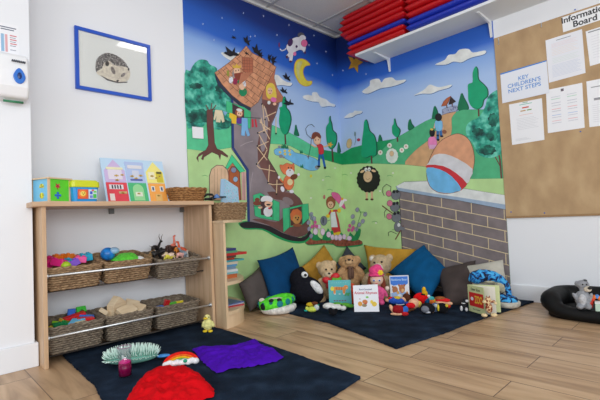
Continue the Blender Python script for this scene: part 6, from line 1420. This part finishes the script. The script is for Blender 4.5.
# scarves
def tulle(c, a):
    mt, nt, b = base_mat('tulle_%d_%d' % (c[0], c[2])); b.inputs['Base Color'].default_value = lin(c); b.inputs['Roughness'].default_value = .9; b.inputs['Specular IOR Level'].default_value = .08; b.inputs['Alpha'].default_value = a; return mt
def scarf(label, pts, h, mt, seed, spread=1.0):
    W_ = [FL(x, y, RZ+.004) for x, y in pts]; c = sum(W_, V((0, 0, 0)))/len(W_); 
    def rad(a):
        d = V((math.cos(a), math.sin(a), 0)); best = .05
        for i in range(len(W_)):
            p, q = W_[i]-c, W_[(i+1) % len(W_)]-c; e = q-p; den = d.x*e.y-d.y*e.x
            if abs(den) < 1e-9: continue
            t = (p.x*e.y-p.y*e.x)/den; s_ = (p.x*d.y-p.y*d.x)/den
            if t > 0 and -1e-6 <= s_ <= 1+1e-6: best = max(best, t)
        return best
    N, R = 132, 34; rs = [rad(2*PI*j/N) for j in range(N)]; mb = MB(); vs = []; fs = []
    for i in range(R+1):
        q = i/R
        for j in range(N):
            a = 2*PI*j/N; r = rs[j]*q; p = V((r*math.cos(a), r*math.sin(a), 0)); s_ = V((seed, 0, 0))
            wr = 1-abs(noise.noise(p*11+s_))*2.2; wr2 = 1-abs(noise.noise(p*26+s_+V((4, 4, 4)))*2); lo = noise.noise(p*4.5+s_)*.5+.5
            env = (1-q**5)
            z = h*env*(.05+.75*lo+.5*max(0, wr)**2+.22*max(0, wr2)) + .006*(1-env)*max(0, wr2) + RZ+.002
            p = p*(1+.03*noise.noise(p*30+s_)*(q > .8)); vs.append(V((c.x+p.x, c.y+p.y, z)))
    for i in range(R):
        for j in range(N): fs.append((i*N+j, i*N+(j+1) % N, (i+1)*N+(j+1) % N, (i+1)*N+j))
    mb.add(vs, fs, mt, True); return single(mb, 'play_scarf', label, 'scarf')
scarf('crumpled red tulle scarf lying at the front of the rug', [(126, 408), (127.5, 398), (135, 386), (148, 371), (160, 368), (172, 367), (184, 365.5), (192, 370), (200, 375), (207, 382), (214, 389), (214.5, 396), (205, 399.5), (196, 404), (185, 414), (150, 418)], .040, tulle((214, 14, 24), .96), 3.3)
scarf('violet tulle scarf spread flat beside the plush rainbow', [(192, 349), (200, 347.5), (218, 347), (236, 345.8), (247, 342), (256, 339.5), (260, 344), (275, 350), (284, 358), (276, 362), (262, 364.5), (245, 367.5), (230, 369), (217, 374), (209, 368), (199, 358)], .028, tulle((78, 20, 176), .97), 8.1)

# ============================================================ PET BED WITH SOFT TOYS (right)
pbx, pby = -.255, -2.30
pb = thing('pet_bed', 'black padded bolster pet bed on the floor at the right', 'pet bed', (pbx, pby, 0))
BKL = pm((9, 10, 12), .6, spec=.25, bump=.25, bscale=18)
N = 64; path = []; rads = []
for k in range(N):
    a = 2*PI*k/N; ca, sa = math.cos(a), math.sin(a); ex = .45
    x = .175*math.copysign(abs(ca)**ex, ca); y = .325*math.copysign(abs(sa)**ex, sa)
    front = max(0, -ca)**1.5*(1-max(0, abs(sa)-.75)*3 if abs(sa) > .75 else 1)     # low entrance on the room side
    r = .064-.027*max(0, front); path.append((x, y, r+.034*(1-max(0, front)))); rads.append(r)
mb = MB(); mb.tube(path, rads, BKL, 16, closed=True); mb.build('bolster', pb)
mb = MB(); pts = [(x*1.08, y*1.06, .002) for x, y, _ in path]; mb.prism(pts, (0, 0, .05), BKL, True); mb.build('base', pb, bevel=.01)
mb = MB(); mb.ell((0, 0, .050), (.16, .30, .028), BKL, 24, 10); mb.build('inner_pad', pb)
f = Fig('plush_wolf', 'grey wolf soft toy with a cream muzzle sitting in the pet bed', 'soft toy', 583, 309, base=FL(583, 309, .072))
GRY = (150, 152, 158)
group_e(f, [(582.6, 284.6, 5.6, 4.6, 4.4), (576.6, 283.6, 1.9, 3, 1.6), (585, 280.8, 2.2, 1.8, 1.4), (584.5, 289, 4.6, 3.6, 4), (583, 299, 7.2, 8.5, 6.2), (576.6, 297.6, 2.2, 6, 2.4, -2, -.55), (590, 298, 2, 6, 2.4, -3, .3), (580, 305.5, 3.2, 3, 6, -4), (588, 305.5, 3.2, 3, 6, -4)], plush(GRY), 'body', remesh=.004)
group_e(f, [(587.6, 288.6, 3.4, 2.9, 3.2, -3)], plush((214, 202, 184)), 'muzzle', remesh=0, disp=0); group_e(f, [(589.6, 287.2, 1.8, 1.4, 1.4, -6)], BLACK, 'nose', remesh=0, disp=0)
group_e(f, [(582.6, 299, 3.6, 5.6, 3, -4.2)], plush((196, 196, 200)), 'belly', remesh=0, disp=0)
for x in (582.6, 586.6): group_e(f, [(x, 283.8, .7, .8, .5, -4.6)], BLACK, 'eye', remesh=0, disp=0)
group_e(f, [(585.2, 280.4, 1.6, 1.2, .8, -1.2)], pm((60, 62, 66), .8), 'ear_patch', remesh=0, disp=0)
f = Fig('toy_rattle', 'red rattle ring with orange and blue beads beside the grey wolf', 'rattle', 594, 310, base=FL(594, 310, .074))
for k, (x, y, c_) in enumerate([(591.4, 303, (200, 50, 30)), (592.4, 299.4, (206, 60, 34)), (594.4, 297, (226, 110, 40)), (597, 296.6, (80, 140, 220)), (599.6, 298.2, (226, 110, 40)), (590.8, 306.4, (190, 40, 30))]):
    group_e(f, [(x, y, 2, 2.2, 1.9)], pm(c_, .5, var=.2, vscale=90), 'bead', remesh=0, disp=0)
f = Fig('toy_box', 'pale green and white toy box at the photo edge in the pet bed', 'toy box', 601, 311, base=FL(601, 311, .074)); s_ = f.sc
mb = MB(); mb.box((-4.4*s_, -.02, 0), (5*s_, .03, 7.4*s_), pm((190, 214, 196), .4)); mb.build('box_body', f.o, bevel=.002); mb = MB(); mb.box((-4.6*s_, -.022, 7.4*s_), (5.2*s_, .032, 9*s_), pm((228, 232, 232), .4)); mb.build('box_lid', f.o, bevel=.002)
# ============================================================ LIGHT: windows behind the camera and ceiling panels
def area(name, loc, target, sx, sy, power, color):
    l = bpy.data.lights.new(name, 'AREA'); l.shape = 'RECTANGLE'; l.size = sx; l.size_y = sy; l.energy = power; l.color = color
    o = bpy.data.objects.new(name, l); COL.objects.link(o); o.location = loc
    o.rotation_euler = (V(target)-V(loc)).to_track_quat('-Z', 'Y').to_euler(); return o
area('window_light', (-3.6, -5.3, 1.5), (-1.6, 0, 0.9), 3.0, 1.6, 95, (.93, .97, 1.0))
area('side_window_light', (-5.1, -2.9, 1.5), (0, -1.6, .8), 2.2, 1.5, 40, (.93, .97, 1.0))
area('ceiling_panel_light', (-1.42, -1.39, 2.612), (-1.42, -1.39, 0), .62, .40, 6, (1, .98, .96))
w = bpy.data.worlds.new('world'); bpy.context.scene.world = w; w.use_nodes = True
w.node_tree.nodes['Background'].inputs[0].default_value = (.86, .93, 1.0, 1); w.node_tree.nodes['Background'].inputs[1].default_value = .35
vs = bpy.context.scene.view_settings
vs.view_transform = 'Standard'; vs.look = 'None'; vs.gamma = 1; vs.use_curve_mapping = False; vs.exposure = 0.1
